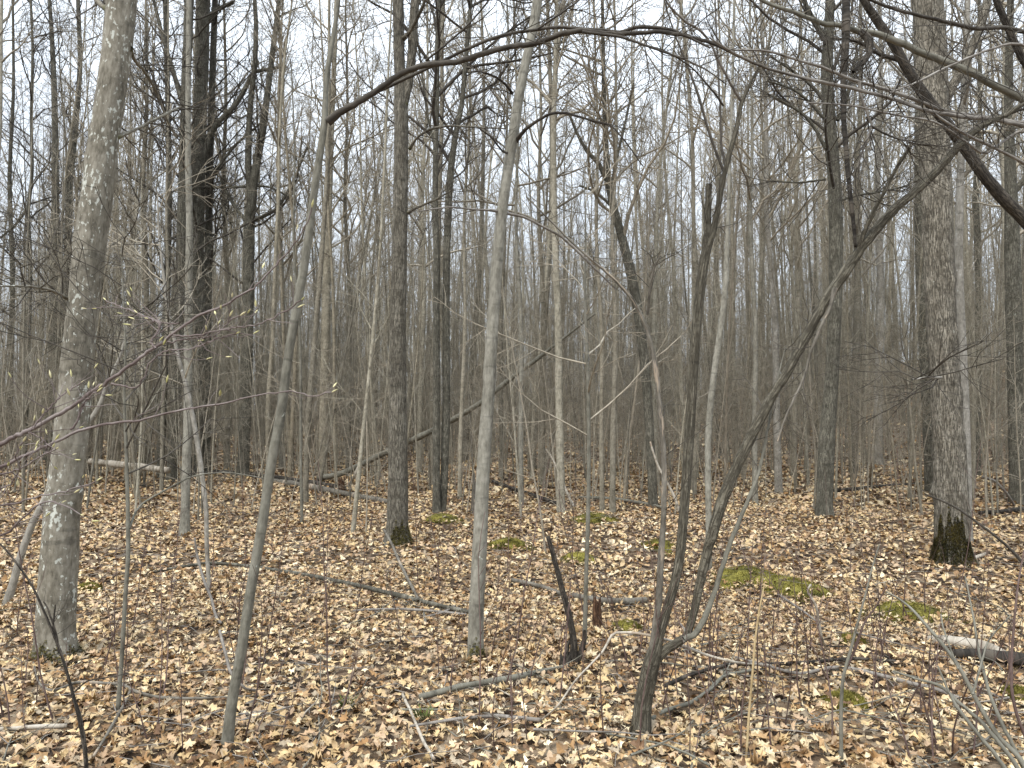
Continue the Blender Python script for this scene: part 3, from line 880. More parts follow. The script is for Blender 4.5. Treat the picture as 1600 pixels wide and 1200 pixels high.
hero("forest_tree", "brown trunk half hidden behind the stout oak on its inner side", "tree",
     [(1455, 772, 17), (1452, 700, 17), (1448, 600, 17), (1443, 500, 18), (1441, 400, 20), (1440, 300, 21), (1440, 200, 20), (1440, 100, 16), (1438, 0, 14)], M_MID, H=14, S=18, rings=80, flare=0.3, crown=(7, CR_MID), limbmat=M_FTWIG, seed=24)
hero("forest_tree", "brown-grey trunk standing on the bank farthest along past the stout oak", "tree",
     [(1588, 790, 22), (1588, 760, 20), (1586, 600, 21), (1583, 450, 23), (1581, 350, 20), (1578, 250, 15), (1576, 150, 12), (1578, 50, 10), (1580, -40, 9)], M_MID, H=13, S=20, rings=80, flare=0.35, crown=(4, CR_MID), limbmat=M_FTWIG, seed=25, land="the brown tree past the oak",
     limbs=[([(1585, 300, 9), (1600, 280, 8), (1620, 240, 7)],)])
# the dark leaning tree and the overhanging tree, both rooted beside the view
hero("leaning_tree", "dark limb-like trunk slanting down behind the overhanging branches to the bank", "tree",
     [(1985, 905, 26), (1900, 760, 25), (1790, 600, 22), (1690, 450, 20), (1600, 343, 18.5), (1573, 316, 18), (1540, 277, 17.5), (1510, 235, 17), (1487, 203, 16.5), (1440, 143, 15.5), (1413, 100, 14.5), (1398, 72, 14), (1367, 27, 13), (1350, 0, 12), (1320, -60, 10)], M_DARK, H=0, Y=6.6, Y1=6.2, S=18, rings=120, flare=0.3,
     limbs=[([(1410, 95, 8), (1375, 85, 6), (1340, 65, 5), (1300, 60, 3)],), ([(1500, 218, 7), (1540, 190, 5), (1600, 170, 4), (1650, 160, 3)],)], twigs=LIMB_TW, seed=26)
hero("overhanging_tree", "tree whose grey-lit limbs sweep in overhead in front of the oak", "tree",
     [(1990, 1150, 60), (1960, 900, 52), (1945, 600, 48), (1935, 300, 44), (1930, 0, 40), (1925, -300, 34)], M_OAK, H=8, Y=4.3, S=24, rings=80, flare=0.4, crown=(6, CR_NEAR), seed=27,
     limbs=[([(1930, 330, 19.4), (1800, 262, 15.8), (1700, 208, 14.1), (1600, 155, 12.8), (1553, 133, 11.9), (1517, 113, 11.4), (1477, 97, 11.0), (1440, 83, 10.6), (1407, 67, 10.1), (1373, 54, 9.7), (1343, 49, 9.7), (1313, 40, 7.9), (1287, 37, 7.5), (1250, 23, 6.6), (1200, 5, 5.7), (1160, -20, 4.4)], 4.3, 4.1, M_SAPL),
            ([(1345, 50, 11), (1358, 62, 12), (1358, 82, 10), (1348, 98, 9), (1333, 112, 6)], 4.1, 4.0, M_DARK),
            ([(1930, 260, 10), (1800, 235, 8), (1700, 214, 7), (1600, 197, 6.5), (1550, 186, 6.5), (1500, 182, 6.5), (1447, 173, 6), (1413, 160, 6), (1367, 147, 5.5), (1310, 133, 5.5), (1260, 123, 5), (1200, 107, 4.5), (1150, 85, 3.5), (1110, 60, 2.5)], 4.3, 3.2, M_GTWIG),
            ([(1930, 240, 9), (1750, 205, 7), (1600, 192, 6), (1533, 182, 6), (1483, 175, 5.5), (1433, 157, 5.5), (1387, 140, 5.5), (1333, 125, 5), (1293, 108, 4.5), (1250, 95, 4), (1200, 80, 3.5), (1140, 78, 2.5)], 4.3, 3.4, M_GTWIG),
            ([(1930, 110, 10), (1750, 75, 8), (1640, 58, 7), (1567, 43, 6.5), (1527, 45, 6.5), (1483, 35, 6), (1440, 25, 5.5), (1400, 15, 5), (1367, 3, 4.5), (1340, -10, 4)], 4.3, 3.7, M_TWIG),
            ([(1930, 420, 14), (1760, 250, 12), (1650, 160, 11), (1600, 97, 11), (1587, 67, 11), (1570, 33, 10.5), (1557, 0, 10), (1545, -40, 9)], 4.3, 4.2, M_DARK),
            ([(1930, 180, 6), (1700, 140, 5), (1600, 70, 4), (1540, 80, 3.6), (1480, 105, 3.4), (1430, 130, 3.2), (1390, 145, 3)], 4.3, 3.6, M_GTWIG),
            ([(1930, 300, 6), (1700, 240, 5), (1600, 205, 4.5), (1540, 240, 4), (1510, 222, 3.6), (1460, 190, 3.3), (1400, 180, 3), (1330, 165, 2.6), (1260, 160, 2)], 4.3, 3.5, M_GTWIG),
            ([(1343, 128, 5), (1345, 150, 4), (1358, 185, 3.6), (1362, 197, 3.4), (1348, 235, 2.8), (1340, 262, 2.2)], 3.7, 3.7, M_GTWIG), ([(1360, 197, 3.4), (1390, 212, 3), (1420, 222, 2.4), (1432, 230, 2)], 3.7, 3.7, M_TWIG),
            ([(1930, 360, 7), (1720, 330, 6), (1600, 255, 5), (1545, 227, 4.5), (1500, 205, 4), (1460, 178, 3.5)], 4.3, 3.6, M_GTWIG)],
     twigs=[(13, .3, 1, .55, .75, .01, .22, 6, .0040, .0015, 3), (3, .2, 1, .22, .8, .01, .2, 4, .002, .0011, 3), (2, .3, 1, .09, .8, .01, .2, 3, .0012, .0009, 3)])
def free_branch(name, label, cat, pts, Y0, Y1, mat, twigs=None, seed=3, S=10, group=None, part="limb"):
    rng = np.random.default_rng(seed)
    K = catmull(world_path(pts, Y0, Y1), max(16, 6*len(pts)))
    base = K[0, :3].copy()
    R = np.maximum(K[:, 3], .0012)
    P = np.vstack([K[:1, :3], K[:, :3], K[-1:, :3]]); RR = np.concatenate([[.0005], R, [.0005]])
    bag = Bag()
    bag.add(tubes(P[None], RR[None], S, disp=lambda rr, th, ln: rr*(1+0.15*vnoise(np.cos(th)[None, None]*2+0*rr, np.sin(th)[None, None]*2+0*rr, ln[:, :, None]*12+0*rr))))
    if twigs:
        crown_from(rng, bag, [(K[None, :, :3], R[None])], twigs)
    o = mk_obj(name, bag.mesh(name, [mat], base), None, base)
    tag(o, label, cat, group)
    return o
free_branch("hanging_branch", "black dead branch hanging straight down onto the diagonal stem", "branch",
     [(1337, 386, 4), (1332, 333, 6), (1326, 280, 7), (1322, 235, 7.5), (1318, 183, 8), (1318, 117, 10), (1322, 60, 12), (1322, 0, 13), (1325, -60, 13)], 3.9, 4.05, M_DARK, seed=28)

# the dark group at the far side of the lichen-spotted trunk, and other mid-distance trees
hero("forest_tree", "dark twin-like trunk, slimmer one of the dark pair behind the lichen-spotted trunk", "tree",
     [(268, 752, 17), (272, 680, 16), (276, 600, 16), (281, 450, 15), (286, 300, 15), (290, 150, 14), (296, 0, 14), (300, -80, 13)], M_MID, H=15, S=16, rings=80, flare=0.3, crown=(4.0, CR_MID), limbmat=M_TWIG, seed=31,
     limbs=[([(285, 160, 8), (270, 110, 7), (255, 60, 6), (240, 0, 5)],)], twigs=LIMB_FAR)
hero("forest_tree", "thicker dark trunk of the dark pair, limb forking upward away from the lichen-spotted trunk", "tree",
     [(303, 745, 22), (306, 650, 21), (308, 550, 20), (308, 450, 20), (309, 300, 20), (314, 150, 20), (318, 0, 20), (320, -90, 18)], M_MID, H=15, S=18, rings=80, flare=0.35, crown=(4.0, CR_MID), limbmat=M_TWIG, seed=32, land="the dark pair of trunks",
     limbs=[([(315, 260, 10), (327, 213, 9), (345, 187, 8), (367, 165, 8), (385, 135, 7), (397, 113, 6), (440, 105, 4)],), ([(325, 285, 7), (345, 255, 5), (370, 225, 4), (410, 190, 3)],), ([(318, 40, 9), (335, 18, 7), (365, 3, 6)],),
            ([(322, 293, 6), (360, 293, 4), (420, 292, 3), (470, 320, 2.4)],)], twigs=LIMB_FAR)
hero("forest_tree", "grey-brown trunk tight against the thicker dark trunk of the dark pair", "tree",
     [(323, 742, 14), (322, 600, 13), (325, 450, 12), (327, 300, 11), (331, 150, 10), (336, 0, 9), (338, -60, 8)], M_MID, H=13, S=14, rings=70, flare=0.3, crown=(4.5, CR_MID), limbmat=M_TWIG, seed=44)
hero("forest_tree", "grey trunk flanking the slimmer trunk of the dark pair towards the lichen-spotted trunk", "tree",
     [(250, 748, 12), (256, 600, 11), (261, 450, 10), (264, 300, 9), (262, 150, 8), (258, 0, 7), (256, -60, 6)], M_MID, H=13, S=14, rings=70, flare=0.3, crown=(4.0, CR_MID), limbmat=M_TWIG, seed=45)
hero("slender_tree", "pale young trunk in front of the dark pair, foot on the leaf litter", "tree",
     [(287, 838, 16), (289, 815, 14), (290, 760, 13), (293, 680, 13), (294, 620, 12.5), (294, 550, 12), (295, 450, 11), (296, 350, 10), (294, 250, 9), (294, 150, 8), (295, 50, 7.5), (296, -40, 7)], M_SMOOTH, H=10, S=16, rings=90, flare=0.4, crown=(3.2, CR_SAP), limbmat=M_FTWIG, seed=33)
hero("slender_tree", "pale crooked thin stem leaning towards the dark pair of trunks", "tree",
     [(328, 928, 6), (323, 850, 6.5), (322, 797, 7), (316, 745, 7.5), (307, 683, 7.5), (294, 615, 7), (281, 567, 6), (273, 533, 5.5), (263, 487, 5), (254, 417, 4), (248, 360, 3), (246, 300, 2)], M_PALE, H=0, S=10, rings=70, flare=0.25, crown=(1.6, CR_SAP), limbmat=M_FTWIG, seed=34)
hero("forest_tree", "dark grey trunk between the dark pair and the leaning grey tree", "tree",
     [(379, 745, 19), (381, 700, 18), (385, 600, 18), (388, 450, 17), (390, 350, 16.5), (396, 290, 13), (402, 250, 12), (411, 200, 11), (420, 130, 9), (430, 50, 8), (436, 0, 7), (440, -60, 6)], M_MID, H=14, S=16, rings=80, flare=0.3, crown=(4.0, CR_MID), limbmat=M_TWIG, seed=35, land="the dark grey trunk beyond the leaning tree",
     limbs=[([(392, 330, 10), (388, 250, 10), (390, 180, 9), (398, 100, 8), (400, 40, 7), (398, 0, 6)],), ([(395, 345, 7), (430, 328, 5), (455, 290, 4), (480, 230, 3)],), ([(388, 350, 6), (365, 320, 5), (345, 280, 4)],)], twigs=LIMB_FAR)
hero("forest_tree", "straight grey trunk just behind the leaning grey tree's upper half", "tree",
     [(504, 748, 15), (506, 650, 14), (508, 550, 13.5), (510, 450, 13), (513, 350, 11), (516, 250, 9), (520, 150, 8), (524, 50, 7), (526, -20, 6)], M_FTRUNK, H=13, S=16, rings=70, flare=0.25, crown=(5, CR_MID), limbmat=M_FTWIG, seed=36)
hero("forest_tree", "dark trunk glimpsed behind the lichen-spotted trunk's outer edge", "tree",
     [(74, 720, 13), (80, 600, 13), (84, 500, 12), (87, 400, 11), (87, 300, 10), (86, 200, 9), (84, 120, 8), (80, 40, 6), (74, -40, 5)], M_MID, H=12, S=14, rings=70, flare=0.3, crown=(3.5, CR_MID), limbmat=M_TWIG, seed=37)
hero("forest_tree", "second dark trunk glimpsed close against the lichen-spotted trunk", "tree",
     [(98, 715, 12), (101, 600, 12), (104, 450, 11), (108, 300, 9), (118, 200, 8), (125, 100, 7), (122, 0, 6)], M_MID, H=12, S=14, rings=70, flare=0.3, crown=(3.5, CR_MID), limbmat=M_TWIG, seed=38)
hero("slender_tree", "thin wavy dark tree standing alone nearest the picture's outer edge", "tree",
     [(38, 735, 7), (42, 600, 7), (46, 480, 6.5), (47, 400, 6), (44, 330, 5.5), (50, 270, 5), (49, 180, 4.5), (51, 80, 4), (48, 0, 3.5)], M_MID, H=10, S=12, rings=70, flare=0.3, crown=(3.0, CR_MID), limbmat=M_TWIG, seed=39, limbs=[([(46, 320, 5), (25, 350, 3.5), (0, 372, 3)],)], twigs=LIMB_FAR)
hero("forest_tree", "straighter stem of the close pair between the ridged trunk and pale slender trunk", "tree",
     [(683, 805, 15), (682, 780, 12), (682, 650, 11), (682, 500, 10.5), (682, 400, 10), (680, 300, 9), (682, 170, 8.5), (683, 70, 7), (686, -20, 6)], M_MID, H=14, S=16, rings=80, flare=0.3, crown=(4.5, CR_MID), limbmat=M_TWIG, seed=40,
     limbs=[([(680, 230, 5), (668, 180, 4), (660, 120, 3.5), (650, 40, 3)],)], twigs=LIMB_FAR)
hero("forest_tree", "bowed stem of the close pair between the ridged trunk and pale slender trunk", "tree",
     [(690, 803, 12), (693, 770, 12), (697, 650, 12), (697, 500, 11.5), (698, 400, 11), (702, 290, 11), (711, 215, 9), (722, 160, 8), (727, 100, 7), (733, 30, 6), (737, -30, 5)], M_MID, H=14, S=16, rings=80, flare=0.3, crown=(4.5, CR_MID), limbmat=M_TWIG, seed=41, land="the close dark pair")
hero("forest_tree", "tall straight trunk between the pale slender trunk and the thin sapling", "tree",
     [(877, 803, 14), (876, 770, 12.5), (875, 700, 12), (873, 600, 11.5), (872, 500, 11), (868, 400, 10), (865, 300, 10), (865, 200, 9), (868, 100, 7.5), (870, 0, 6)], M_FTRUNK, H=14, S=16, rings=80, flare=0.25, crown=(5.5, CR_MID), limbmat=M_FTWIG, seed=42)
hero("forest_tree", "dark bowed tree with antler-like forks seen beyond the peeling stem", "tree",
     [(1021, 795, 15), (1018, 730, 14), (1013, 640, 14), (1006, 560, 15), (996, 480, 15), (982, 410, 15), (966, 350, 13), (953, 300, 11), (947, 240, 9), (944, 150, 7), (942, 50, 5.5), (941, -30, 5)], M_MID, H=13, S=16, rings=80, flare=0.3, crown=(4.0, CR_MID), limbmat=M_FTWIG, seed=43,
     limbs=[([(950, 285, 9), (935, 255, 7), (920, 240, 6), (905, 215, 5), (890, 180, 4)],), ([(955, 300, 7), (962, 255, 5), (975, 200, 4), (990, 130, 3)],), ([(978, 395, 7), (960, 330, 5), (930, 300, 4), (905, 290, 3)],)], twigs=LIMB_FAR)
for (bx, by, w, tx, mat, lab, sd) in [
    (941, 800, 8, 930, M_FTRUNK, "slim grey trunk standing just beyond the thin straight sapling", 51),
    (957, 805, 10, 962, M_FTRUNK, "slim trunk beyond the sapling, darker of two close together", 52),
    (1217, 772, 12, 1190, M_PALE, "pale lean trunk framed between the diagonal stem and the grey tree behind", 53),
    (1333, 742, 13, 1345, M_FTRUNK, "grey trunk with a forked twig foot midway between the diagonal's upper trunk and oak", 54),
    (1372, 730, 14, 1375, M_PALE, "pale grey trunk midway on the bank before the stout oak", 55),
    (1525, 745, 13, 1530, M_MID, "dark narrow trunk in the gap just past the stout oak", 56),
    (545, 745, 8, 540, M_FTRUNK, "slim grey trunk in the gap before the ridged trunk", 57),
    (472, 820, 5, 455, M_SAPL, "thin bare sapling planted in the litter before the fallen grey log", 58),
    (655, 740, 9, 668, M_FTRUNK, "slim trunk rising through the slanting dead trunk", 59),
    (718, 780, 7, 735, M_FTRUNK, "slim stem hidden low behind the pale slender trunk", 60),
    (815, 790, 8, 805, M_SMOOTH, "pale slim trunk just past the pale slender trunk", 61),
    (848, 760, 9, 842, M_FTRUNK, "slim brown trunk second past the pale slender trunk", 62),
    (1180, 790, 9, 1172, M_SMOOTH, "pale slim trunk crossed by the diagonal stem", 63),
    (1240, 745, 9, 1252, M_FTRUNK, "slim brownish trunk before the grey tree behind the diagonal", 64),
    (355, 735, 10, 350, M_FTRUNK, "grey trunk in the gap between the dark pair and the dark grey trunk", 65),
    (440, 735, 9, 436, M_SMOOTH, "pale trunk half hidden by the leaning grey tree", 66),
    (225, 740, 10, 228, M_FTRUNK, "grey trunk rising over the birch log", 67),
    (180, 700, 9, 186, M_FTRUNK, "grey trunk beside the lichen-spotted trunk over the birch log's end", 68),
    (15, 720, 9, 20, M_MID, "dark trunk at the very edge beside the thin wavy tree", 69)]:
    pts = [(bx, by, w), (bx+(tx-bx)*.12, by-110, w*.92), (bx+(tx-bx)*.35+3, by-280, w*.8), (bx+(tx-bx)*.6-3, by-440, w*.66), (bx+(tx-bx)*.8+2, by-580, w*.5), (tx, by-720, w*.36)]
    hero("sapling" if w < 6 else "slender_tree", lab, "sapling" if w < 6 else "tree", pts, mat, H=(0 if w < 6 else 12.5), S=12, rings=60, flare=0.25, crown=(1.2 if w < 6 else 4.6, CR_SAP if w < 6 else CR_MID), limbmat=M_FTWIG, seed=sd)

# thin saplings near the camera
hero("sapling", "thin straight sapling beside the lichen-spotted trunk, arched twig springing midway", "sapling",
     [(183, 1117, 6.8), (188, 1060, 6.4), (192, 1000, 6.4), (196, 930, 6.4), (200, 870, 6.4), (200, 820, 6.0), (199, 760, 5.5), (197, 700, 4.7), (194, 620, 3.8), (196, 540, 3.0), (192, 450, 2.1), (190, 380, 1.4)], M_SAPL, H=0, S=12, rings=70, flare=0.3,
     limbs=[([(202, 825, 4), (212, 800, 3.5), (225, 785, 3.2), (260, 765, 3), (300, 745, 2.7), (350, 738, 2.4), (400, 745, 1.8), (430, 752, 1.4)], None, 4.6)], twigs=[(5, .2, 1, .2, .8, .02, .15, 4, .002, .001, 3)], crown=(1.2, CR_SAP), seed=71)
hero("sapling", "thin brown arched stem bowing before the foot of the lichen-spotted trunk", "sapling",
     [(136, 1215, 5.8), (133, 1180, 5.4), (124, 1125, 5.0), (110, 1070, 4.7), (95, 1020, 4.3), (75, 970, 3.6), (50, 915, 3.2), (20, 872, 2.9), (0, 850, 2.5), (-40, 815, 2.2)], M_DARK, H=0, S=10, rings=60, flare=0.2,
     limbs=[([(113, 1085, 4.5), (125, 1120, 5), (133, 1165, 5), (136, 1200, 5)],), ([(93, 1020, 4), (86, 985, 3), (74, 950, 2.4), (68, 940, 2)],), ([(82, 985, 3), (85, 960, 2.4), (87, 945, 2)],), ([(112, 1085, 3), (135, 1065, 2.4), (160, 1060, 2), (200, 1052, 1.6)],)],
     twigs=[(4, .2, 1, .16, .8, .02, .15, 4, .0016, .001, 3)], seed=72)
hero("leaning_sapling", "grey crooked sapling leaning behind the lichen-spotted trunk to reappear beyond it", "tree",
     [(6, 960, 12), (19, 917, 11.5), (32, 870, 11), (50, 820, 10.5), (64, 792, 10), (90, 740, 9.5), (120, 690, 9), (145, 652, 8.5), (157, 632, 8), (164, 610, 6), (175, 585, 5), (190, 550, 4), (200, 500, 3)], M_PALE, H=0, Y=6.3, S=14, rings=70, flare=0.3, crown=(1.6, CR_SAP), seed=73)
hero("shrub_stem", "upright thin brown stem forking before the long pale fallen branch", "shoot",
     [(1315, 1200, 6.5), (1314, 1125, 6), (1317, 1062, 5.5), (1330, 1012, 4.5), (1341, 970, 3.6), (1352, 930, 3), (1362, 890, 2.6), (1374, 850, 2)], M_SAPL, H=0, S=8, rings=40, flare=0.1,
     limbs=[([(1322, 1045, 4), (1336, 1015, 3.4), (1350, 975, 3), (1370, 945, 2.4), (1386, 915, 2)], None, None, M_RTWIG)], twigs=[(4, .2, 1, .14, .7, .03, .12, 4, .0016, .001, 3)], seed=74)
hero("straw_stalk", "straw-yellow dry stalk standing before the clump's outer stems", "stalk",
     [(1165, 1185, 4), (1170, 1120, 4), (1175, 1062, 3.8), (1180, 1000, 3.4), (1187, 950, 3), (1194, 915, 2)], M_STRAW, H=0, S=6, rings=30, flare=0, seed=75, trunkname="stalk")
hero("arched_shoot", "dark wiry shoot arching over the litter in front of the stout oak", "shoot",
     [(1640, 940, 5), (1600, 882, 4.5), (1570, 850, 4.2), (1532, 820, 4), (1500, 797, 3.6), (1475, 784, 3), (1445, 772, 2.2)], M_TWIG, H=0, Y=6.4, S=8, rings=40, flare=0, seed=76, trunkname="stem")
hero("bare_shrub", "grey bare shrub fanning thin stems up from the bottom corner", "shrub",
     [(1640, 1290, 10), (1600, 1195, 8), (1560, 1150, 7), (1532, 1105, 6.5), (1500, 1045, 6), (1477, 1012, 5.5), (1450, 980, 4.8), (1425, 952, 4), (1404, 935, 3), (1385, 925, 2)], M_SAPL, H=0, Y=3.05, Y1=3.7, S=10, rings=60, flare=0.1, trunkname="stem",
     limbs=[([(1630, 1275, 9), (1585, 1192, 7), (1535, 1130, 6), (1500, 1100, 5.5), (1470, 1072, 4.5), (1430, 1060, 3.4), (1395, 1048, 2.4)], 3.05, 3.3), ([(1625, 1290, 9), (1562, 1188, 6.5), (1532, 1152, 6), (1497, 1107, 5), (1480, 1075, 3.4), (1465, 1040, 2.4)], 3.0, 3.2),
            ([(1640, 1280, 8), (1570, 1140, 6), (1545, 1080, 5), (1530, 1020, 4), (1520, 960, 3), (1508, 900, 2)], 3.1, 3.5), ([(1640, 1240, 6), (1590, 1120, 5), (1580, 1060, 4.5), (1583, 990, 4), (1590, 920, 3), (1600, 860, 2.4)], 3.2, 3.4, M_RTWIG),
            ([(1520, 1085, 4), (1535, 1030, 3), (1545, 1000, 2.4), (1580, 960, 1.8)], 3.2, 3.4), ([(1497, 1045, 3.4), (1475, 985, 2.6), (1470, 960, 2)], 3.3, 3.5)],
     twigs=[(5, .3, 1, .14, .7, .03, .15, 4, .0018, .001, 3)], seed=77)

# the budding shrub whose branches reach in close to the camera
def build_budding():
    rng = np.random.default_rng(91)
    stem_px = [(-330, 1560, 26), (-320, 1200, 24), (-300, 950, 22), (-250, 780, 18), (-235, 600, 13), (-230, 400, 9)]
    root, P, R, Y = hero("budding_shrub", "shrub reaching in with reddish twigs and swelling green buds before the lichen-spotted trunk", "shrub", stem_px, M_SAPL, H=3.2, Y=1.9, S=14, rings=60, flare=0.2,
        seed=92, trunkname="stem")
    base = np.array(root.location)
    brs = [
        ([(-245, 790, 11), (-120, 735, 9), (0, 693, 7.5), (20, 684, 7), (50, 670, 6.8), (83, 652, 6.6), (117, 633, 6.2), (150, 608, 6), (183, 587, 5.8), (217, 560, 5.4), (243, 543, 5), (277, 517, 4.6), (310, 493, 4.2), (340, 482, 3.8), (367, 467, 3.4), (400, 447, 3), (427, 418, 2.6), (443, 400, 2.3), (463, 378, 2), (478, 352, 1.6), (488, 325, 1.2)], 1.9, 1.75),
        ([(-240, 830, 9), (-120, 775, 7), (0, 730, 5.5), (43, 710, 5), (93, 687, 4.6), (140, 668, 4.2), (187, 660, 3.8), (220, 657, 3.4), (253, 647, 3.2), (300, 638, 2.9), (350, 630, 2.6), (400, 618, 2.2), (457, 612, 1.9), (487, 620, 1.6), (517, 613, 1.2)], 1.85, 1.8),
        ([(112, 672, 3.6), (122, 655, 3), (132, 630, 2.6), (150, 612, 2.4)], 1.84, 1.82),
        ([(175, 600, 3), (210, 606, 2.4), (225, 590, 2.2), (232, 570, 2.2), (245, 557, 2), (262, 547, 2), (300, 545, 1.6), (340, 528, 1.3), (370, 522, 1)], 1.82, 1.78),
        ([(243, 543, 3), (236, 535, 2.6), (245, 520, 2.6), (250, 505, 2.8), (232, 498, 2)], 1.8, 1.85),
        ([(270, 525, 3), (313, 523, 2.4), (345, 515, 2), (367, 512, 2), (400, 507, 1.8), (440, 490, 1.6), (470, 470, 1.2)], 1.8, 1.72),
        ([(262, 535, 2.6), (300, 528, 2), (335, 525, 1.8), (355, 505, 1.5), (375, 492, 1.2)], 1.8, 1.8),
        ([(50, 670, 2.6), (75, 640, 2.2), (100, 615, 2), (125, 600, 1.4)], 1.84, 1.9),
        ([(45, 676, 2.4), (65, 685, 2), (74, 697, 2), (72, 706, 2), (78, 708, 1.8), (82, 700, 1.4)], 1.82, 1.82),
        ([(-220, 900, 6), (-90, 830, 4.4), (0, 792, 3.2), (30, 786, 2.8), (60, 775, 2.4), (100, 768, 2), (150, 752, 1.4)], 1.85, 1.75),
        ([(-220, 930, 6), (-100, 860, 4.6), (0, 838, 3.4), (30, 815, 3), (60, 788, 2.8), (87, 784, 2.6), (112, 796, 2), (125, 802, 1.4)], 1.85, 1.8),
        ([(-210, 850, 6), (-80, 770, 4), (0, 742, 3), (30, 733, 2.4), (60, 715, 2), (88, 702, 1.4)], 1.85, 1.7),
        ([(280, 505, 2.4), (262, 505, 2), (240, 500, 2.2), (205, 485, 1.8), (165, 470, 1.4)], 1.85, 2.0),
        ([(-60, 780, 3), (10, 760, 2.4), (30, 735, 2), (25, 710, 1.6), (35, 690, 1.2)], 1.8, 1.7)]
    bud_pts = []
    for bi, (lp, y0, y1) in enumerate(brs):
        K = catmull(world_path(lp, y0, y1), 6*len(lp))
        K[:, :3] += 0.0012*rng.normal(size=(len(K), 3))
        bag = Bag()
        bag.add(tubes(K[None, :, :3], np.maximum(K[None, :, 3], .0007), 8))
        tw, tr = spawn(rng, K[None, :, :3], np.maximum(K[None, :, 3], .0008), 9, .3, 1, .10, .7, .06, .14, 5, .0013, .0006)
        bag.add(tubes(tw, tr, 4))
        mk_obj("branch", bag.mesh("branch", [M_BUDTWIG], base), root)
        bud_pts.append((K[-1, :3], norm(K[-1, :3]-K[-3, :3])))
        for q in range(0, 9, 2):
            bud_pts.append((tw[q, -1], norm(tw[q, -1]-tw[q, -2])))
    # one pointed bud mesh, shared
    V, n = [], 6
    prof = [(0, .10), (.2, .38), (.45, .5), (.7, .34), (1.0, .02)]
    for z, r in prof:
        for k in range(n):
            V.append((r*.3*math.cos(k*2*PI/n), r*.3*math.sin(k*2*PI/n)*.7, z))
    Q = np.array([(r*n+k, r*n+(k+1) % n, r*n+n+(k+1) % n, r*n+n+k) for r in range(len(prof)-1) for k in range(n)])
    me = mk_mesh("bud", np.array(V), [Q], (), True, [M_BUD])
    from mathutils import Vector
    for (p, d) in bud_pts:
        x, y = to_px(p)
        if x < -20: continue
        o = mk_obj("bud", me, root)
        o.location = p - base
        dd = Vector(d + np.array([0, 0, .25])).normalized()
        o.rotation_mode = 'QUATERNION'
        o.rotation_quaternion = dd.to_track_quat('Z', 'Y')
        s = rng.uniform(.012, .021)
        o.scale = (s, s, s)
build_budding()

# ------------------------------------------------------------------ fallen wood placed from the photograph
def fallen(name, label, cat, pts, mat, lift=0.6, S=10, twigs=None, seed=1, raise_=0.0, group=None, Yfix=None):
    rng = np.random.default_rng(seed)
    K = []
    for i, q in enumerate(pts):
        px, py, w = q[:3]
        up = q[3] if len(q) > 3 else 0.0
        g = ground_hit(px, py + 0)
        if up:      # this point is held off the ground: keep it on the same sight line, nearer
            Yp = q[4]
            p, t = PY(px, py, Yp)
            K.append((p[0], p[1], p[2], w*.5/F*t))
        else:
            t = g[1]
            r = w*.5/F*t
            K.append((g[0], g[1], float(terrain(g[0], g[1])) + r*lift + 0.042, r))
    K = catmull(np.array(K), max(18, 7*len(pts)))
    base = K[0, :3].copy()
    R = np.maximum(K[:, 3], .0015)
    P = np.vstack([K[:1, :3], K[:, :3], K[-1:, :3]]); RR = np.concatenate([[.0005], R, [.0005]])
    bag = Bag()
    ph = rng.random()*9
    bag.add(tubes(P[None], RR[None], S, disp=lambda rr, th, ln: rr*(1+0.22*vnoise(np.cos(th)[None, None]*2+ph+0*rr, np.sin(th)[None, None]*2+0*rr, ln[:, :, None]*9+0*rr))))
    if twigs:
        crown_from(rng, bag, [(K[None, :, :3], R[None])], twigs)
    o = mk_obj(name, bag.mesh(name, [mat], base), None, base)
    return tag(o, label, cat, group)

FT = [(5, .25, 1, .35, .6, .02, .14, 5, .005, .0018, 4)]
fallen("fallen_branch", "long grey fallen branch running from the thin arched-twig sapling to the pale slender trunk", "branch",
       [(240, 902, 3.9), (290, 893, 4.3), (330, 888, 4.7), (390, 893, 5.1), (480, 908, 5.9), (560, 925, 6.6), (640, 945, 7.0), (700, 960, 6.6), (738, 968, 5.5)], M_MID, twigs=FT, seed=101)
fallen("leaning_stick", "thin bent stick propped from the ridged trunk's foot down to the long grey branch", "stick",
       [(600, 828, 4.5, 1, 8.3), (612, 850, 4.5, 1, 8.0), (625, 880, 4.5, 1, 7.5), (645, 920, 4.5, 1, 6.9), (660, 950, 4.5, 1, 6.3), (665, 985, 4.5)], M_DEAD, seed=102)
fallen("fallen_stick", "thin pale stick lying level just below the long grey branch", "stick", [(552, 964, 3.2), (600, 962, 3.6), (660, 964, 4), (728, 970, 3.5)], M_GTWIG, seed=103)
fallen("fallen_stick", "forked twig lying at the lower end of the long grey branch", "stick", [(662, 975, 3), (690, 968, 3.2), (712, 957, 3)], M_GTWIG, seed=104)
fallen("slanting_dead_trunk", "grey dead trunk slanting up from the logs past the ridged trunk", "dead trunk",
       [(498, 753, 9), (530, 741, 9, 1, 15.6), (560, 728, 9, 1, 15.4), (610, 703, 9.5, 1, 15), (650, 685, 9, 1, 14.6), (700, 660, 8.5, 1, 14.2), (750, 630, 8, 1, 13.8), (800, 590, 7, 1, 13.4), (830, 568, 6, 1, 13.2), (862, 543, 5, 1, 13), (930, 490, 3, 1, 12.6)], M_SAPL, seed=105, twigs=LIMB_FAR)
fallen("fallen_log", "grey fallen log with bleached top lying before the ridged trunk", "log", [(425, 757, 8), (470, 764, 9), (510, 772, 9.5), (550, 780, 9), (612, 792, 8)], M_DEAD, seed=106)
fallen("fallen_log", "dark fallen log lying behind the bleached-top grey log", "log", [(335, 742, 7), (400, 748, 8), (450, 755, 8.5), (500, 762, 8), (540, 768, 6)], M_DARK, seed=107)
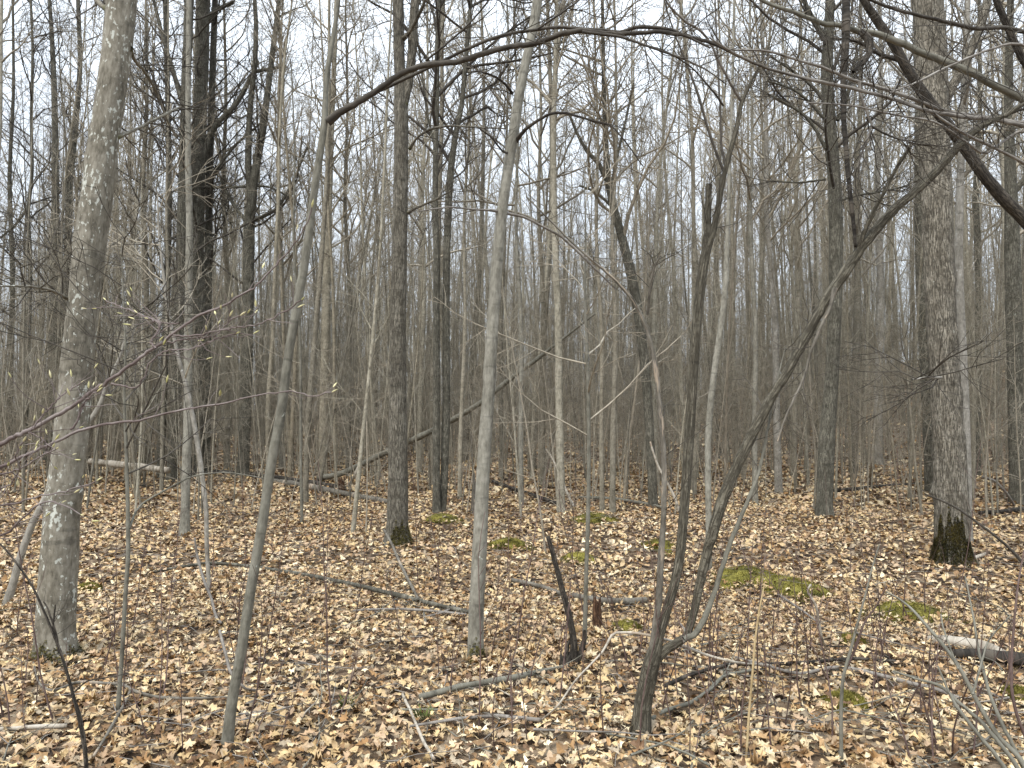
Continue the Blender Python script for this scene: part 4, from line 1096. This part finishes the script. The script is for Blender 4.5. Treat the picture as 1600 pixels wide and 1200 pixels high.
fallen("birch_log", "short cream-white log lying behind the lichen-spotted trunk", "log", [(140, 721, 9, 1, 16.5), (180, 725, 10, 1, 16.4), (225, 730, 10, 1, 16.3), (264, 735, 10, 1, 16.2)], M_BIRCH, seed=108)
fallen("fallen_log", "thick bleached log with dark underside at the picture's edge below the oak", "log", [(1450, 1010, 10), (1475, 1012, 17), (1510, 1018, 19), (1545, 1025, 16), (1570, 1032, 9)], M_BIRCH, S=18, seed=109, lift=.0)
fallen("fallen_log", "black rotten log half under the thick bleached log", "log", [(1490, 1034, 12), (1530, 1036, 17), (1600, 1046, 19), (1680, 1058, 19)], M_DARK, S=14, seed=110, lift=.3)
fallen("fallen_log", "half-buried brown log lying behind the black snag", "log", [(896, 940, 8), (925, 946, 10), (960, 950, 11), (1010, 948, 10)], M_DEAD, seed=111, lift=.3)
fallen("fallen_log", "half-buried tan log lying between the pale slender trunk and the black snag", "log", [(800, 915, 6), (840, 924, 7), (880, 938, 6)], M_DEAD, seed=112, lift=.3)
fallen("fallen_branch", "dark grey branch lying midway between the pale slender trunk and the forked clump's foot", "branch", [(655, 1106, 8), (690, 1096, 9), (730, 1086, 9), (800, 1076, 9), (850, 1062, 7), (888, 1054, 5)], M_SAPL, seed=113, twigs=FT)
fallen("arched_stick", "long bleached stick arched over the litter before the forked clump", "stick",
       [(846, 1142, 3.0), (872, 1102, 3.0, 1, 3.75), (900, 1062, 3.0, 1, 3.85), (940, 1020, 3.4, 1, 3.95), (957, 991, 3.8, 1, 4.0), (975, 988, 3.8, 1, 4.0), (1000, 990, 3.8, 1, 3.95), (1050, 1002, 3.8, 1, 3.95), (1100, 1022, 3.8, 1, 3.95), (1150, 1035, 3.8, 1, 3.98), (1205, 1053, 3.8)], M_BIRCH, seed=114)
fallen("fallen_branch", "long pale fallen branch running below the moss mounds to the bare shrub", "branch", [(1150, 1040, 5), (1200, 1054, 5), (1250, 1066, 5), (1300, 1057, 5.5), (1330, 1059, 6), (1380, 1071, 6), (1425, 1083, 6), (1457, 1090, 5.5), (1500, 1106, 5)], M_GTWIG, seed=115, twigs=FT)
fallen("fallen_branch", "dark branch lying from the clump towards the bare shrub, above the pale one", "branch", [(1130, 1050, 5), (1200, 1052, 5.5), (1260, 1048, 5.5), (1330, 1042, 5), (1400, 1046, 4)], M_DARK, seed=116, twigs=FT)
fallen("white_twig", "white twisted twig standing out over the dark green moss hummock", "stick", [(1290, 1021, 3.4), (1285, 1000, 3.6, 1, 4.9), (1279, 972, 3.8, 1, 4.85), (1275, 947, 3.6, 1, 4.8), (1262, 924, 3.2, 1, 4.8), (1267, 913, 2.6, 1, 4.8)], M_BIRCH, seed=117)
fallen("white_twig", "pale twig slanting into the white twisted twig", "stick", [(1215, 928, 3, 1, 5.0), (1245, 948, 3.4, 1, 4.95), (1262, 960, 3.2, 1, 4.9), (1276, 971, 2.8, 1, 4.86)], M_GTWIG, seed=118)
fallen("white_twig", "white crooked twig lying straight below the pale slender trunk at the bottom edge", "stick", [(629, 1098, 4), (634, 1112, 4), (642, 1127, 4), (650, 1147, 4.5), (662, 1175, 5), (678, 1204, 5)], M_BIRCH, seed=119)
fallen("fallen_stick", "pale curved stick running to the foot of the arched bleached stick", "stick", [(640, 1152, 3.5), (662, 1148, 4), (725, 1138, 5), (775, 1134, 5.5), (800, 1139, 6), (846, 1141, 6)], M_GTWIG, seed=120)
fallen("white_twig", "short white stick lying flat at the lower corner by the arched brown stem", "stick", [(-20, 1160, 7), (0, 1157, 7), (50, 1154, 7), (104, 1152, 6)], M_BIRCH, seed=121)
fallen("curved_branch", "thin tan branch curving across the litter to the leaning grey tree's foot", "branch",
       [(52, 1048, 3), (60, 1080, 3.5), (82, 1092, 4), (120, 1081, 4.5), (160, 1081, 5), (190, 1085, 5), (210, 1094, 5), (250, 1104, 4.5), (312, 1106, 4), (362, 1103, 3.5), (404, 1100, 3)], M_DEAD, seed=122, raise_=.05)
fallen("curved_branch", "thin tan side branch dropping from the curving branch to the bottom edge", "branch", [(203, 1095, 4.5), (196, 1112, 4.5), (180, 1140, 4.5), (163, 1170, 4.5), (146, 1200, 4)], M_DEAD, seed=123)
fallen("fallen_branch", "brown branch rising from the forked clump's foot away from camera", "branch", [(1005, 1148, 7), (1040, 1127, 6.5), (1080, 1112, 6.5), (1110, 1092, 6), (1132, 1070, 5), (1176, 1060, 4)], M_SAPL, seed=124, twigs=FT)
fallen("fallen_branch", "dark branch lying beside the forked clump's lower trunk", "branch", [(1037, 1087, 6), (1060, 1076, 6), (1087, 1066, 6), (1137, 1053, 5), (1170, 1050, 4)], M_DARK, seed=125)
fallen("white_twig", "pale thin dead stick leaning on the tall straight trunk behind the snag", "stick", [(897, 797, 4), (886, 770, 4, 1, 12.6), (874, 740, 3.6, 1, 12.7), (862, 715, 3.2, 1, 12.8), (853, 702, 2.6, 1, 12.8)], M_BIRCH, seed=126)
fallen("white_twig", "bleached curved stick leaning against the forked clump's stems", "stick", [(1062, 800, 4, 1, 9), (1053, 775, 4, 1, 9), (1043, 755, 3.6, 1, 9), (1028, 728, 3.4, 1, 9), (1020, 705, 3.2, 1, 9), (1016, 690, 2.6, 1, 9)], M_BIRCH, seed=127)
fallen("white_twig", "white upright dead stick on the bank between the grey tree and the oak", "stick", [(1360, 750, 5), (1363, 725, 5, 1, 15), (1366, 695, 5, 1, 15), (1368, 662, 4, 1, 15)], M_BIRCH, seed=128)
fallen("white_twig", "pale crooked dead stick leaning beyond the thin arched-twig sapling", "stick", [(345, 985, 4), (338, 965, 4, 1, 5.8), (330, 935, 4, 1, 5.9), (318, 905, 4, 1, 6.0), (308, 868, 3.6, 1, 6.1), (304, 840, 3, 1, 6.1)], M_GTWIG, seed=129)
fallen("white_twig", "pale stick bending down to the leaning grey tree's lower trunk", "stick", [(398, 1092, 4), (382, 1075, 4, 1, 4.3), (360, 1050, 4.6, 1, 4.3), (352, 1020, 4.4, 1, 4.4), (343, 985, 4, 1, 4.5)], M_GTWIG, seed=130)
fallen("white_twig", "short white broken limb propped by the logs before the ridged trunk", "stick", [(545, 765, 5), (553, 745, 5, 1, 14), (562, 725, 4.5, 1, 14), (565, 718, 3, 1, 14)], M_BIRCH, seed=131)
fallen("fallen_stick", "white stick lying by the mossy foot of the stout oak", "stick", [(1512, 886, 6), (1525, 880, 6), (1540, 875, 6)], M_BIRCH, seed=132)
fallen("fallen_branch", "dark fallen branch across the bank between the grey tree and the oak", "branch", [(1300, 772, 5), (1345, 768, 5.5), (1400, 763, 5), (1440, 760, 4)], M_DARK, seed=133, twigs=FT)
fallen("fallen_branch", "dark branch lying between the pale slender trunk and the tall straight trunk", "branch", [(770, 757, 5), (800, 768, 5.5), (840, 782, 6), (885, 797, 5)], M_DARK, seed=134, twigs=FT)
fallen("fallen_branch", "brown branch lying across between the close dark pair and tall straight trunk", "branch", [(905, 782, 4), (960, 785, 5), (1010, 793, 5), (1040, 800, 4)], M_SAPL, seed=135, twigs=FT)
fallen("fallen_branch", "grey branch crossing the oak bank under the arching shoot", "branch", [(1530, 808, 6), (1565, 806, 7), (1610, 800, 7)], M_DARK, seed=136)
fallen("fallen_branch", "pale bent branch drooping on the bank past the stout oak", "branch", [(1535, 745, 4, 1, 12), (1555, 752, 4, 1, 12), (1572, 770, 4.4, 1, 12), (1585, 795, 4)], M_GTWIG, seed=137)

# stumps
def stump(label, px, py, wpx, hpx, mat, seed):
    rng = np.random.default_rng(seed)
    g = ground_hit(px, py); t = g[1]
    r, h = wpx*.5/F*t, hpx/F*t
    n, m = 26, 9
    V = []
    th = np.arange(n)*2*PI/n
    jag = 1 + 0.45*vnoise(np.cos(th)*3+seed, np.sin(th)*3)
    jag = np.maximum(jag, .35)
    for k in range(m):
        q = k/(m-1)
        rr = r*(1+.5*np.exp(-q*5)*(1+.3*np.cos(4*th)))*(1-.2*q)*(1+.1*vnoise(np.cos(th)*4+seed, np.sin(th)*4, np.full(n, q*3)))
        V += list(zip(rr*np.cos(th), rr*np.sin(th), q*h*jag - .03))
    b = len(V)
    V += list(zip(r*.5*np.cos(th), r*.5*np.sin(th), h*jag*.62))
    V.append((0, 0, h*.45))
    Q = [(k*n+i, k*n+(i+1) % n, (k+1)*n+(i+1) % n, (k+1)*n+i) for k in range(m) for i in range(n)]
    T = [(b+i, b+(i+1) % n, b+n) for i in range(n)]
    bk = np.array(V)
    me = mk_mesh("stump", np.array(V), [np.array(Q), np.array(T)], [("bk", 'FLOAT_VECTOR', bk)], True, [mat])
    tag(mk_obj("stump", me, None, (g[0], g[1], float(terrain(g[0], g[1])))), label, "stump")
stump("jagged red-brown rotten stump in front of the half-buried log", 933, 984, 16, 50, M_BROWN, 3)
stump("small dark stump at the foot of the black leaning snag", 884, 1046, 22, 26, M_DARK, 5)
stump("low brown rotten stump beyond the pale slender trunk's foot", 800, 955, 30, 14, M_BROWN, 8)
stump("splintered pale stump behind the close dark pair of stems", 741, 803, 9, 50, M_DEAD, 9)
stump("low rotten stump beside the bleached-top grey log", 533, 775, 13, 24, M_BROWN, 10)

# grass tufts
def tuft(label, px, py, seed):
    rng = np.random.default_rng(seed)
    g = ground_hit(px, py)
    n = 36
    a = rng.random(n)*2*PI; r = rng.random(n)*.05
    bx, by = r*np.cos(a), r*np.sin(a)
    h = rng.uniform(.025, .065, n); w = .0014
    A = np.stack([bx-w, by, 0*bx], -1); B = np.stack([bx+w, by, 0*bx], -1)
    lx, ly = np.cos(a)*h*.5, np.sin(a)*h*.5
    Mi = np.stack([bx+lx*.4, by+ly*.4, h*.7], -1)
    T = np.stack([bx+lx, by+ly, h], -1)
    V = np.stack([A, B, Mi, T], 1).reshape(-1, 3)
    i = np.arange(n)[:, None]*4
    me = mk_mesh("grass_tuft", V, [np.concatenate([i+[0, 1, 2], i+[0, 2, 3], i+[1, 3, 2]])], (), True, [M_GRASS])
    tag(mk_obj("grass_tuft", me, None, (g[0], g[1], float(terrain(g[0], g[1])) + .02)), label, "grass", "small green tufts in the litter")
tuft("small fresh green tuft in the litter, midway between leaning tree and white crooked twig", 546, 1112, 1)
tuft("olive grass tuft beside the white crooked twig", 664, 1130, 2)

build_litter()

# ------------------------------------------------------------------ the stand: many trees
def wood_prototype(seed, H, r, crown0, n1, S=6, dense=1.0, spread=2.0):
    rng = np.random.default_rng(seed)
    K = [(0, 0, -.1, r*1.25), (0, 0, .25, r*1.02)]
    x = y = 0; dx, dy = rng.normal(0, .02, 2)
    n = 9
    for i in range(1, n+1):
        z = .25 + (H-.25)*i/n
        dx += rng.normal(0, .028); dy += rng.normal(0, .028)
        x += dx*(H/n); y += dy*(H/n)
        q = i/n
        K.append((x, y, z, r*(1-.92*q**1.1)+.004))
    C = catmull(np.array(K), 26)
    P, R = C[None, :, :3], C[None, :, 3]
    tb = Bag(); tb.add(tubes(P, R, S, ref=(1, 0, 0)))
    cb = Bag()
    # dead thin lower branches
    i0 = int(26*0.08); i1 = int(26*crown0)+3
    p, q = spawn(rng, P[:, i0:i1], R[:, i0:i1], 11, 0, 1, 1.2, 1.2, .02, .2, 6, .008, .0025, fall=.0)
    cb.add(tubes(p, q, 3))
    p, q = spawn(rng, p, q, 3, .2, 1, .45, .8, .01, .15, 4, .004, .002); cb.add(tubes(p, q, 3))
    i0 = int(26*crown0)
    p, q = spawn(rng, P[:, i0:], R[:, i0:], int(n1*.66), 0, .97, spread*1.1, .70, .065, .15, 8, .024, .005, fall=.5); cb.add(tubes(p, q, 4))
    p, q = spawn(rng, p, q, 5, .12, 1, spread*.5, .68, .05, .18, 6, .008, .0032); cb.add(tubes(p, q, 3))
    p, q = spawn(rng, p, q, 4, .12, 1, spread*.24, .62, .04, .13, 4, .0042, .0024); cb.add(tubes(p, q, 3))
    p, q = spawn(rng, p, q, 2, .15, 1, spread*.13, .62, .02, .1, 3, .0028, .0019); cb.add(tubes(p, q, 3))
    return tb.mesh("trunk", [M_FTRUNK]), cb.mesh("crown", [M_FTWIG])

WOOD = []
for k, (H, r, c0, n1, sp) in enumerate([(14, .050, .42, 26, 1.9), (16, .070, .45, 28, 2.2), (12, .036, .40, 22, 1.5), (15, .056, .5, 24, 1.8), (17, .085, .4, 30, 2.5),
                                        (10, .028, .38, 22, 1.3), (14, .042, .48, 22, 1.6), (13, .060, .36, 28, 2.1), (15, .038, .5, 20, 1.5), (17.5, .11, .38, 30, 2.8)]):
    WOOD.append(wood_prototype(200+k, H, r, c0, n1, dense=1.0, spread=sp*.78))

def sapling_prototype(seed, H, r):
    rng = np.random.default_rng(seed)
    K = [(0, 0, -.05, r*1.15)]
    x = y = 0; dx, dy = rng.normal(0, .08, 2)
    for i in range(1, 8):
        dx += rng.normal(0, .05); dy += rng.normal(0, .05)
        x += dx*H/7; y += dy*H/7
        K.append((x, y, H*i/7, r*(1-.85*i/7)+.0015))
    C = catmull(np.array(K), 18)
    P, R = C[None, :, :3], C[None, :, 3]
    b = Bag(); b.add(tubes(P, R, 5, ref=(1, 0, 0)))
    p, q = spawn(rng, P, R, 16, .15, .98, H*.27, 1.15, .035, .13, 6, .0055, .002, fall=.5); b.add(tubes(p, q, 3))
    p, q = spawn(rng, p, q, 5, .15, 1, H*.13, .75, .02, .14, 4, .003, .0017, flat=.6); b.add(tubes(p, q, 3))
    p, q = spawn(rng, p, q, 2, .2, 1, H*.06, .7, .02, .12, 3, .002, .0014, flat=.6); b.add(tubes(p, q, 3))
    return b.mesh("sapling", [M_FTWIG])
def pole_prototype(seed, H, r):
    rng = np.random.default_rng(seed)
    K = [(0, 0, -.05, r*1.15)]
    x = y = 0; dx, dy = rng.normal(0, .03, 2)
    for i in range(1, 8):
        dx += rng.normal(0, .02); dy += rng.normal(0, .02)
        x += dx*H/7; y += dy*H/7
        K.append((x, y, H*i/7, r*(1-.85*i/7)+.002))
    C = catmull(np.array(K), 18)
    P, R = C[None, :, :3], C[None, :, 3]
    b = Bag(); b.add(tubes(P, R, 5, ref=(1, 0, 0)))
    p, q = spawn(rng, P, R, 20, .18, .97, H*.17, .75, .06, .10, 6, .009, .003, fall=.4); b.add(tubes(p, q, 3))
    p, q = spawn(rng, p, q, 5, .15, 1, H*.07, .65, .03, .13, 4, .004, .0022); b.add(tubes(p, q, 3))
    p, q = spawn(rng, p, q, 2, .2, 1, H*.035, .65, .02, .12, 3, .0028, .0018); b.add(tubes(p, q, 3))
    return b.mesh("pole", [M_FTRUNK])
SAPS = [sapling_prototype(300+k, H, r) for k, (H, r) in enumerate([(4.2, .016), (3.2, .012), (5.5, .022), (2.4, .010), (6.5, .026), (3.8, .014)])] + [pole_prototype(320+k, H, r) for k, (H, r) in enumerate([(7.5, .026), (9, .032), (6, .020), (8, .024)])]

ORD = ["very", "second", "third", "fourth", "fifth", "sixth", "seventh", "eighth", "ninth", "tenth", "eleventh", "twelfth", "thirteenth", "fourteenth", "fifteenth", "sixteenth", "seventeenth", "eighteenth", "nineteenth", "twentieth"]
LAND.sort()

def name_many(items, phrase):
    """items: (object, screen x, depth, look). Labels by look, landmark and order along the row."""
    slots = {}
    for it in items:
        o, x, d, look = it
        L = min(LAND, key=lambda q: abs(q[0]-x))
        side = "before" if d < L[1]-.3 else "behind"
        slots.setdefault((look, L[2], side), []).append(it)
    for (look, ln, side), its in slots.items():
        its.sort(key=lambda q: q[2])
        for k, it in enumerate(its):
            if len(its) == 1: s = f"{look} {phrase} {side} {ln}"
            else: s = f"{look} {phrase} {side} {ln}, {ORD[min(k, 19)]} nearest"
            it[0]["label"] = s

def in_view(x, y, m=60):
    px, _ = to_px(np.array([x, y, 1.0]))
    return -m < px < 1600+m

def build_stand():
    rng = np.random.default_rng(17)
    placed = [(h[0], h[1], h[2]+.3) for h in HEROES]
    items = []
    tries = 0
    while len(items) < 285 and tries < 20000:
        tries += 1
        r = math.sqrt(13.5**2 + (41**2-13.5**2)*rng.random()); a = rng.uniform(-.66, .66)
        x, y = r*math.sin(a), r*math.cos(a)
        px, _ = to_px(np.array([x, y, 1.0]))
        if not (-70 < px < 1670): continue
        if r < 17 and rng.random() < .55: continue
        if float(vnoise(x*.16+4, y*.16)) < -.12 and rng.random() < .6: continue
        if any((x-q[0])**2+(y-q[1])**2 < q[2]**2 for q in placed): continue
        placed.append((x, y, .55))
        k = int(rng.choice(10, p=[.13, .10, .14, .11, .05, .14, .13, .08, .10, .02]))
        s = rng.uniform(.82, 1.12)
        root = thing("stand_tree", "", "tree", (x, y, float(terrain(x, y))), "slim bare trees of the stand")
        root.rotation_euler = (rng.normal(0, .035), rng.normal(0, .035), rng.random()*2*PI)
        root.scale = (s, s, s)
        mk_obj("trunk", WOOD[k][0], root); mk_obj("crown", WOOD[k][1], root)
        rad = [.050, .070, .036, .056, .085, .028, .042, .060, .038, .11][k]
        items.append((root, px, y, "thin grey" if rad < .04 else "slim grey" if rad < .058 else "medium grey" if rad < .08 else "stout grey"))
    name_many(items, "stand tree")
    # saplings of the understorey
    items = []
    for _ in range(4000):
        if len(items) >= 150: break
        r = math.sqrt(8.5**2 + (26**2-8.5**2)*rng.random()); a = rng.uniform(-.62, .62)
        x, y = r*math.sin(a), r*math.cos(a)
        if not in_view(x, y, 40): continue
        if r < 13 and rng.random() < .75: continue
        if any((x-q[0])**2+(y-q[1])**2 < .45**2 for q in placed): continue
        k = rng.integers(10)
        o = mk_obj("understorey_sapling", SAPS[k], None, (x, y, float(terrain(x, y))))
        o.rotation_euler = (rng.normal(0, .06), rng.normal(0, .06), rng.random()*2*PI)
        s = rng.uniform(.7, 1.1); o.scale = (s, s, s)
        tag(o, "", "sapling", "twiggy saplings under the stand")
        px, _ = to_px(np.array([x, y, 1.0]))
        items.append((o, px, y, "pole-thin upright" if k > 5 else "short twiggy" if k in (1, 3) else "tall twiggy" if k in (2, 4) else "spreading twiggy"))
    name_many(items, "sapling")
build_stand()

# everything farther: one mass
def gn_scatter(name, label, cat, pts, rz, sc, pi_, groups):
    me = bpy.data.meshes.new(name)
    me.vertices.add(len(pts)); me.vertices.foreach_set("co", np.asarray(pts, np.float32).ravel())
    for an, ty, arr, pr in (("rz", 'FLOAT', rz, "value"), ("sc", 'FLOAT', sc, "value"), ("pick", 'INT', pi_, "value")):
        a = me.attributes.new(an, ty, 'POINT'); a.data.foreach_set(pr, np.asarray(arr, np.int32 if ty == 'INT' else np.float32))
    o = mk_obj(name, me)
    tag(o, label, cat, kind="stuff")
    ng = bpy.data.node_groups.new(name, 'GeometryNodeTree')
    ng.interface.new_socket("Geometry", in_out='INPUT', socket_type='NodeSocketGeometry')
    ng.interface.new_socket("Geometry", in_out='OUTPUT', socket_type='NodeSocketGeometry')
    N, Lk = ng.nodes, ng.links
    gi, go = N.new("NodeGroupInput"), N.new("NodeGroupOutput")
    join = N.new("GeometryNodeJoinGeometry")
    for objs in groups:
        j2 = N.new("GeometryNodeJoinGeometry")
        for ob in objs:
            oi = N.new("GeometryNodeObjectInfo")
            oi.inputs["Object"].default_value = ob
            oi.inputs["As Instance"].default_value = True
            Lk.new(oi.outputs["Geometry"], j2.inputs[0])
        g2 = N.new("GeometryNodeGeometryToInstance")
        Lk.new(j2.outputs[0], g2.inputs[0])
        Lk.new(g2.outputs[0], join.inputs[0])
    iop = N.new("GeometryNodeInstanceOnPoints")
    iop.inputs["Pick Instance"].default_value = True
    def attr(n, ty):
        x = N.new("GeometryNodeInputNamedAttribute"); x.data_type = ty; x.inputs["Name"].default_value = n
        return x.outputs["Attribute"]
    cx = N.new("ShaderNodeCombineXYZ"); Lk.new(attr("rz", 'FLOAT'), cx.inputs["Z"])
    Lk.new(gi.outputs[0], iop.inputs["Points"]); Lk.new(join.outputs[0], iop.inputs["Instance"])
    Lk.new(attr("pick", 'INT'), iop.inputs["Instance Index"])
    e2r = N.new("FunctionNodeEulerToRotation"); Lk.new(cx.outputs[0], e2r.inputs[0])
    Lk.new(e2r.outputs[0], iop.inputs["Rotation"]); Lk.new(attr("sc", 'FLOAT'), iop.inputs["Scale"])
    Lk.new(iop.outputs[0], go.inputs[0])
    md = o.modifiers.new("scatter", 'NODES'); md.node_group = ng
    return o

def build_far():
    rng = np.random.default_rng(23)
    src = {}
    for o in bpy.data.objects:
        if o.name.startswith(("trunk", "crown")) and o.parent and o.parent.name.startswith("stand_tree"):
            for k in range(10):
                if o.data == WOOD[k][0]: src.setdefault(k, {})['t'] = o
                if o.data == WOOD[k][1]: src.setdefault(k, {})['c'] = o
    groups = [[v['t'], v['c']] for v in src.values()]
    n = 680
    r = np.sqrt(41**2 + (88**2-41**2)*rng.random(n)); a = rng.uniform(-.75, .75, n)
    x, y = r*np.sin(a), r*np.cos(a)
    # flanks just outside the frame, so that the wood goes on to either side
    n2 = 150
    r2 = np.sqrt(9**2 + (41**2-9**2)*rng.random(n2)); a2 = np.where(rng.random(n2) < .5, 1, -1)*rng.uniform(.70, 1.15, n2)
    x = np.concatenate([x, r2*np.sin(a2)]); y = np.concatenate([y, r2*np.cos(a2)])
    m = len(x)
    gn_scatter("distant_woods", "grey mass of bare trees closing the view far behind", "woods", np.stack([x, y, terrain(x, y)-.05], -1), rng.random(m)*2*PI, rng.uniform(.8, 1.15, m), rng.integers(0, len(groups), m), groups)
    ss = {}
    for o in bpy.data.objects:
        if o.name.startswith("understorey_sapling"):
            for k in range(10):
                if o.data == SAPS[k]: ss[k] = o
    n, nl = 1700, 2500
    r = np.concatenate([np.sqrt(19**2 + (62**2-19**2)*rng.random(n)), np.sqrt(11**2 + (40**2-11**2)*rng.random(nl))])
    a = rng.uniform(-.7, .7, n+nl)
    x, y = r*np.sin(a), r*np.cos(a)
    keys = list(ss.keys())
    low = [keys.index(k) for k in (1, 3) if k in keys]
    pick = np.concatenate([rng.integers(0, len(ss), n), rng.choice(low, nl)])
    sc = np.concatenate([rng.uniform(.7, 1.2, n), rng.uniform(.28, .75, nl)])
    ok = (vnoise(x*.2+9, y*.2+2) + .5*vnoise(x*.5, y*.5)) > rng.uniform(-.9, .1, n+nl)
    x, y, pick, sc = x[ok], y[ok], pick[ok], sc[ok]
    n = len(x)
    gn_scatter("undergrowth", "dense grey-brown twiggy undergrowth filling the stand between the trunks", "undergrowth", np.stack([x, y, terrain(x, y)-.03], -1), rng.random(n)*2*PI, sc, pick, [[ss[k]] for k in keys])
build_far()

# ------------------------------------------------------------------ shoots and sticks in the litter
def build_small():
    rng = np.random.default_rng(31)
    shoots = []
    for k in range(8):
        g = np.random.default_rng(400+k)
        H = [.35, .5, .7, .9, .45, .6, 1.1, .3][k]
        K = [(0, 0, -.02, .0042)]
        x = y = 0; dx, dy = g.normal(0, .10, 2)
        for i in range(1, 6):
            dx += g.normal(0, .07); dy += g.normal(0, .07)
            x += dx*H/5; y += dy*H/5
            K.append((x, y, H*i/5, .0040-.0027*i/5))
        C = catmull(np.array(K), 10)
        b = Bag(); P, R = C[None, :, :3], C[None, :, 3]
        b.add(tubes(P, R, 5, ref=(1, 0, 0)))
        p, q = spawn(g, P, R, 4, .35, .95, H*.3, .6, .06, .1, 4, .002, .001); b.add(tubes(p, q, 3))
        shoots.append(b.mesh("shoot", [M_RTWIG]))
    items = []
    while len(items) < 225:
        px, py = rng.uniform(5, 1595), 800 + 395*rng.random()**.9
        if px < 900 and rng.random() < .25: continue
        g = ground_hit(px, py)
        k = rng.integers(8)
        o = mk_obj("shoot", shoots[k], None, (g[0], g[1], float(terrain(g[0], g[1]))))
        o.rotation_euler = (rng.normal(0, .12), rng.normal(0, .12), rng.random()*2*PI)
        s = rng.uniform(.7, 1.25); o.scale = (s, s, s)
        tag(o, "", "shoot", "thin bare shoots standing in the litter")
        items.append((o, px, g[1], "tall red-brown" if k in (2, 3, 6) else "short red-brown"))
    name_many(items, "shoot")
    sticks = []
    mats = [M_DARK, M_GTWIG, M_SAPL, M_DEAD, M_GTWIG, M_DARK, M_BIRCH, M_SAPL]
    looks = ["dark", "grey", "grey-brown", "tan", "grey forked", "dark forked", "bleached", "grey-brown forked"]
    for k in range(8):
        g = np.random.default_rng(500+k)
        L = [.6, .9, 1.3, .5, 1.1, .8, .45, 1.6][k]
        K = [(-L/2, 0, .03, .008)]
        y = 0; dy = g.normal(0, .08)
        for i in range(1, 7):
            dy += g.normal(0, .14); y += dy*L/6
            K.append((-L/2+L*i/6, y, .03+abs(g.normal(0, .012)), .0062-.004*i/6))
        C = catmull(np.array(K), 14); C[:, 3] = np.maximum(C[:, 3], .002)
        P, R = C[None, :, :3], C[None, :, 3]
        b = Bag(); b.add(tubes(P, R, 6))
        if k in (2, 4, 5, 7):
            p, q = spawn(g, P, R, 3, .25, .85, L*.35, .6, .0, .12, 5, .004, .0015, flat=.85)
            p[..., 2] = np.maximum(p[..., 2], .01); b.add(tubes(p, q, 4))
        sticks.append(b.mesh("fallen_stick", [mats[k]]))
    items = []
    while len(items) < 115:
        px, py = rng.uniform(5, 1595), 815 + 380*rng.random()**.85
        g = ground_hit(px, py)
        k = rng.integers(8)
        if k == 6 and rng.random() < .4: continue
        o = mk_obj("fallen_stick", sticks[k], None, (g[0], g[1], float(terrain(g[0], g[1]))+rng.uniform(.0, .02)))
        o.rotation_euler = (0, rng.normal(0, .04), rng.random()*2*PI)
        s = rng.uniform(.4, .95); o.scale = (s, s, s)
        tag(o, "", "stick", "small sticks lying in the litter")
        items.append((o, px, g[1], looks[k]))
    name_many(items, "stick lying")
    # twig litter nobody could count
    n = 5200
    x, y = sector(rng, n, 2.6, 20, RAD(42))
    z = terrain(x, y) + .02 + .03*rng.random(n)
    an = rng.random(n)*2*PI; L = rng.uniform(.08, .38, n)
    d = np.stack([np.cos(an), np.sin(an), rng.normal(0, .12, n)], -1)
    c = np.stack([x, y, z], -1)
    P = c[:, None, :] + d[:, None, :]*(L[:, None, None]*np.linspace(-.5, .5, 3)[None, :, None])
    P[:, 1] += rng.normal(0, .012, (n, 3))
    R = np.tile(np.array([.0026, .0022, .0013]), (n, 1))*rng.uniform(.7, 1.6, (n, 1))
    b = Bag(); b.add(tubes(P, R, 3))
    tag(mk_obj("twig_litter", b.mesh("twig_litter", [M_GTWIG])), "scattered broken twigs lying all over the fallen leaves", "twig litter", kind="stuff")
build_small()
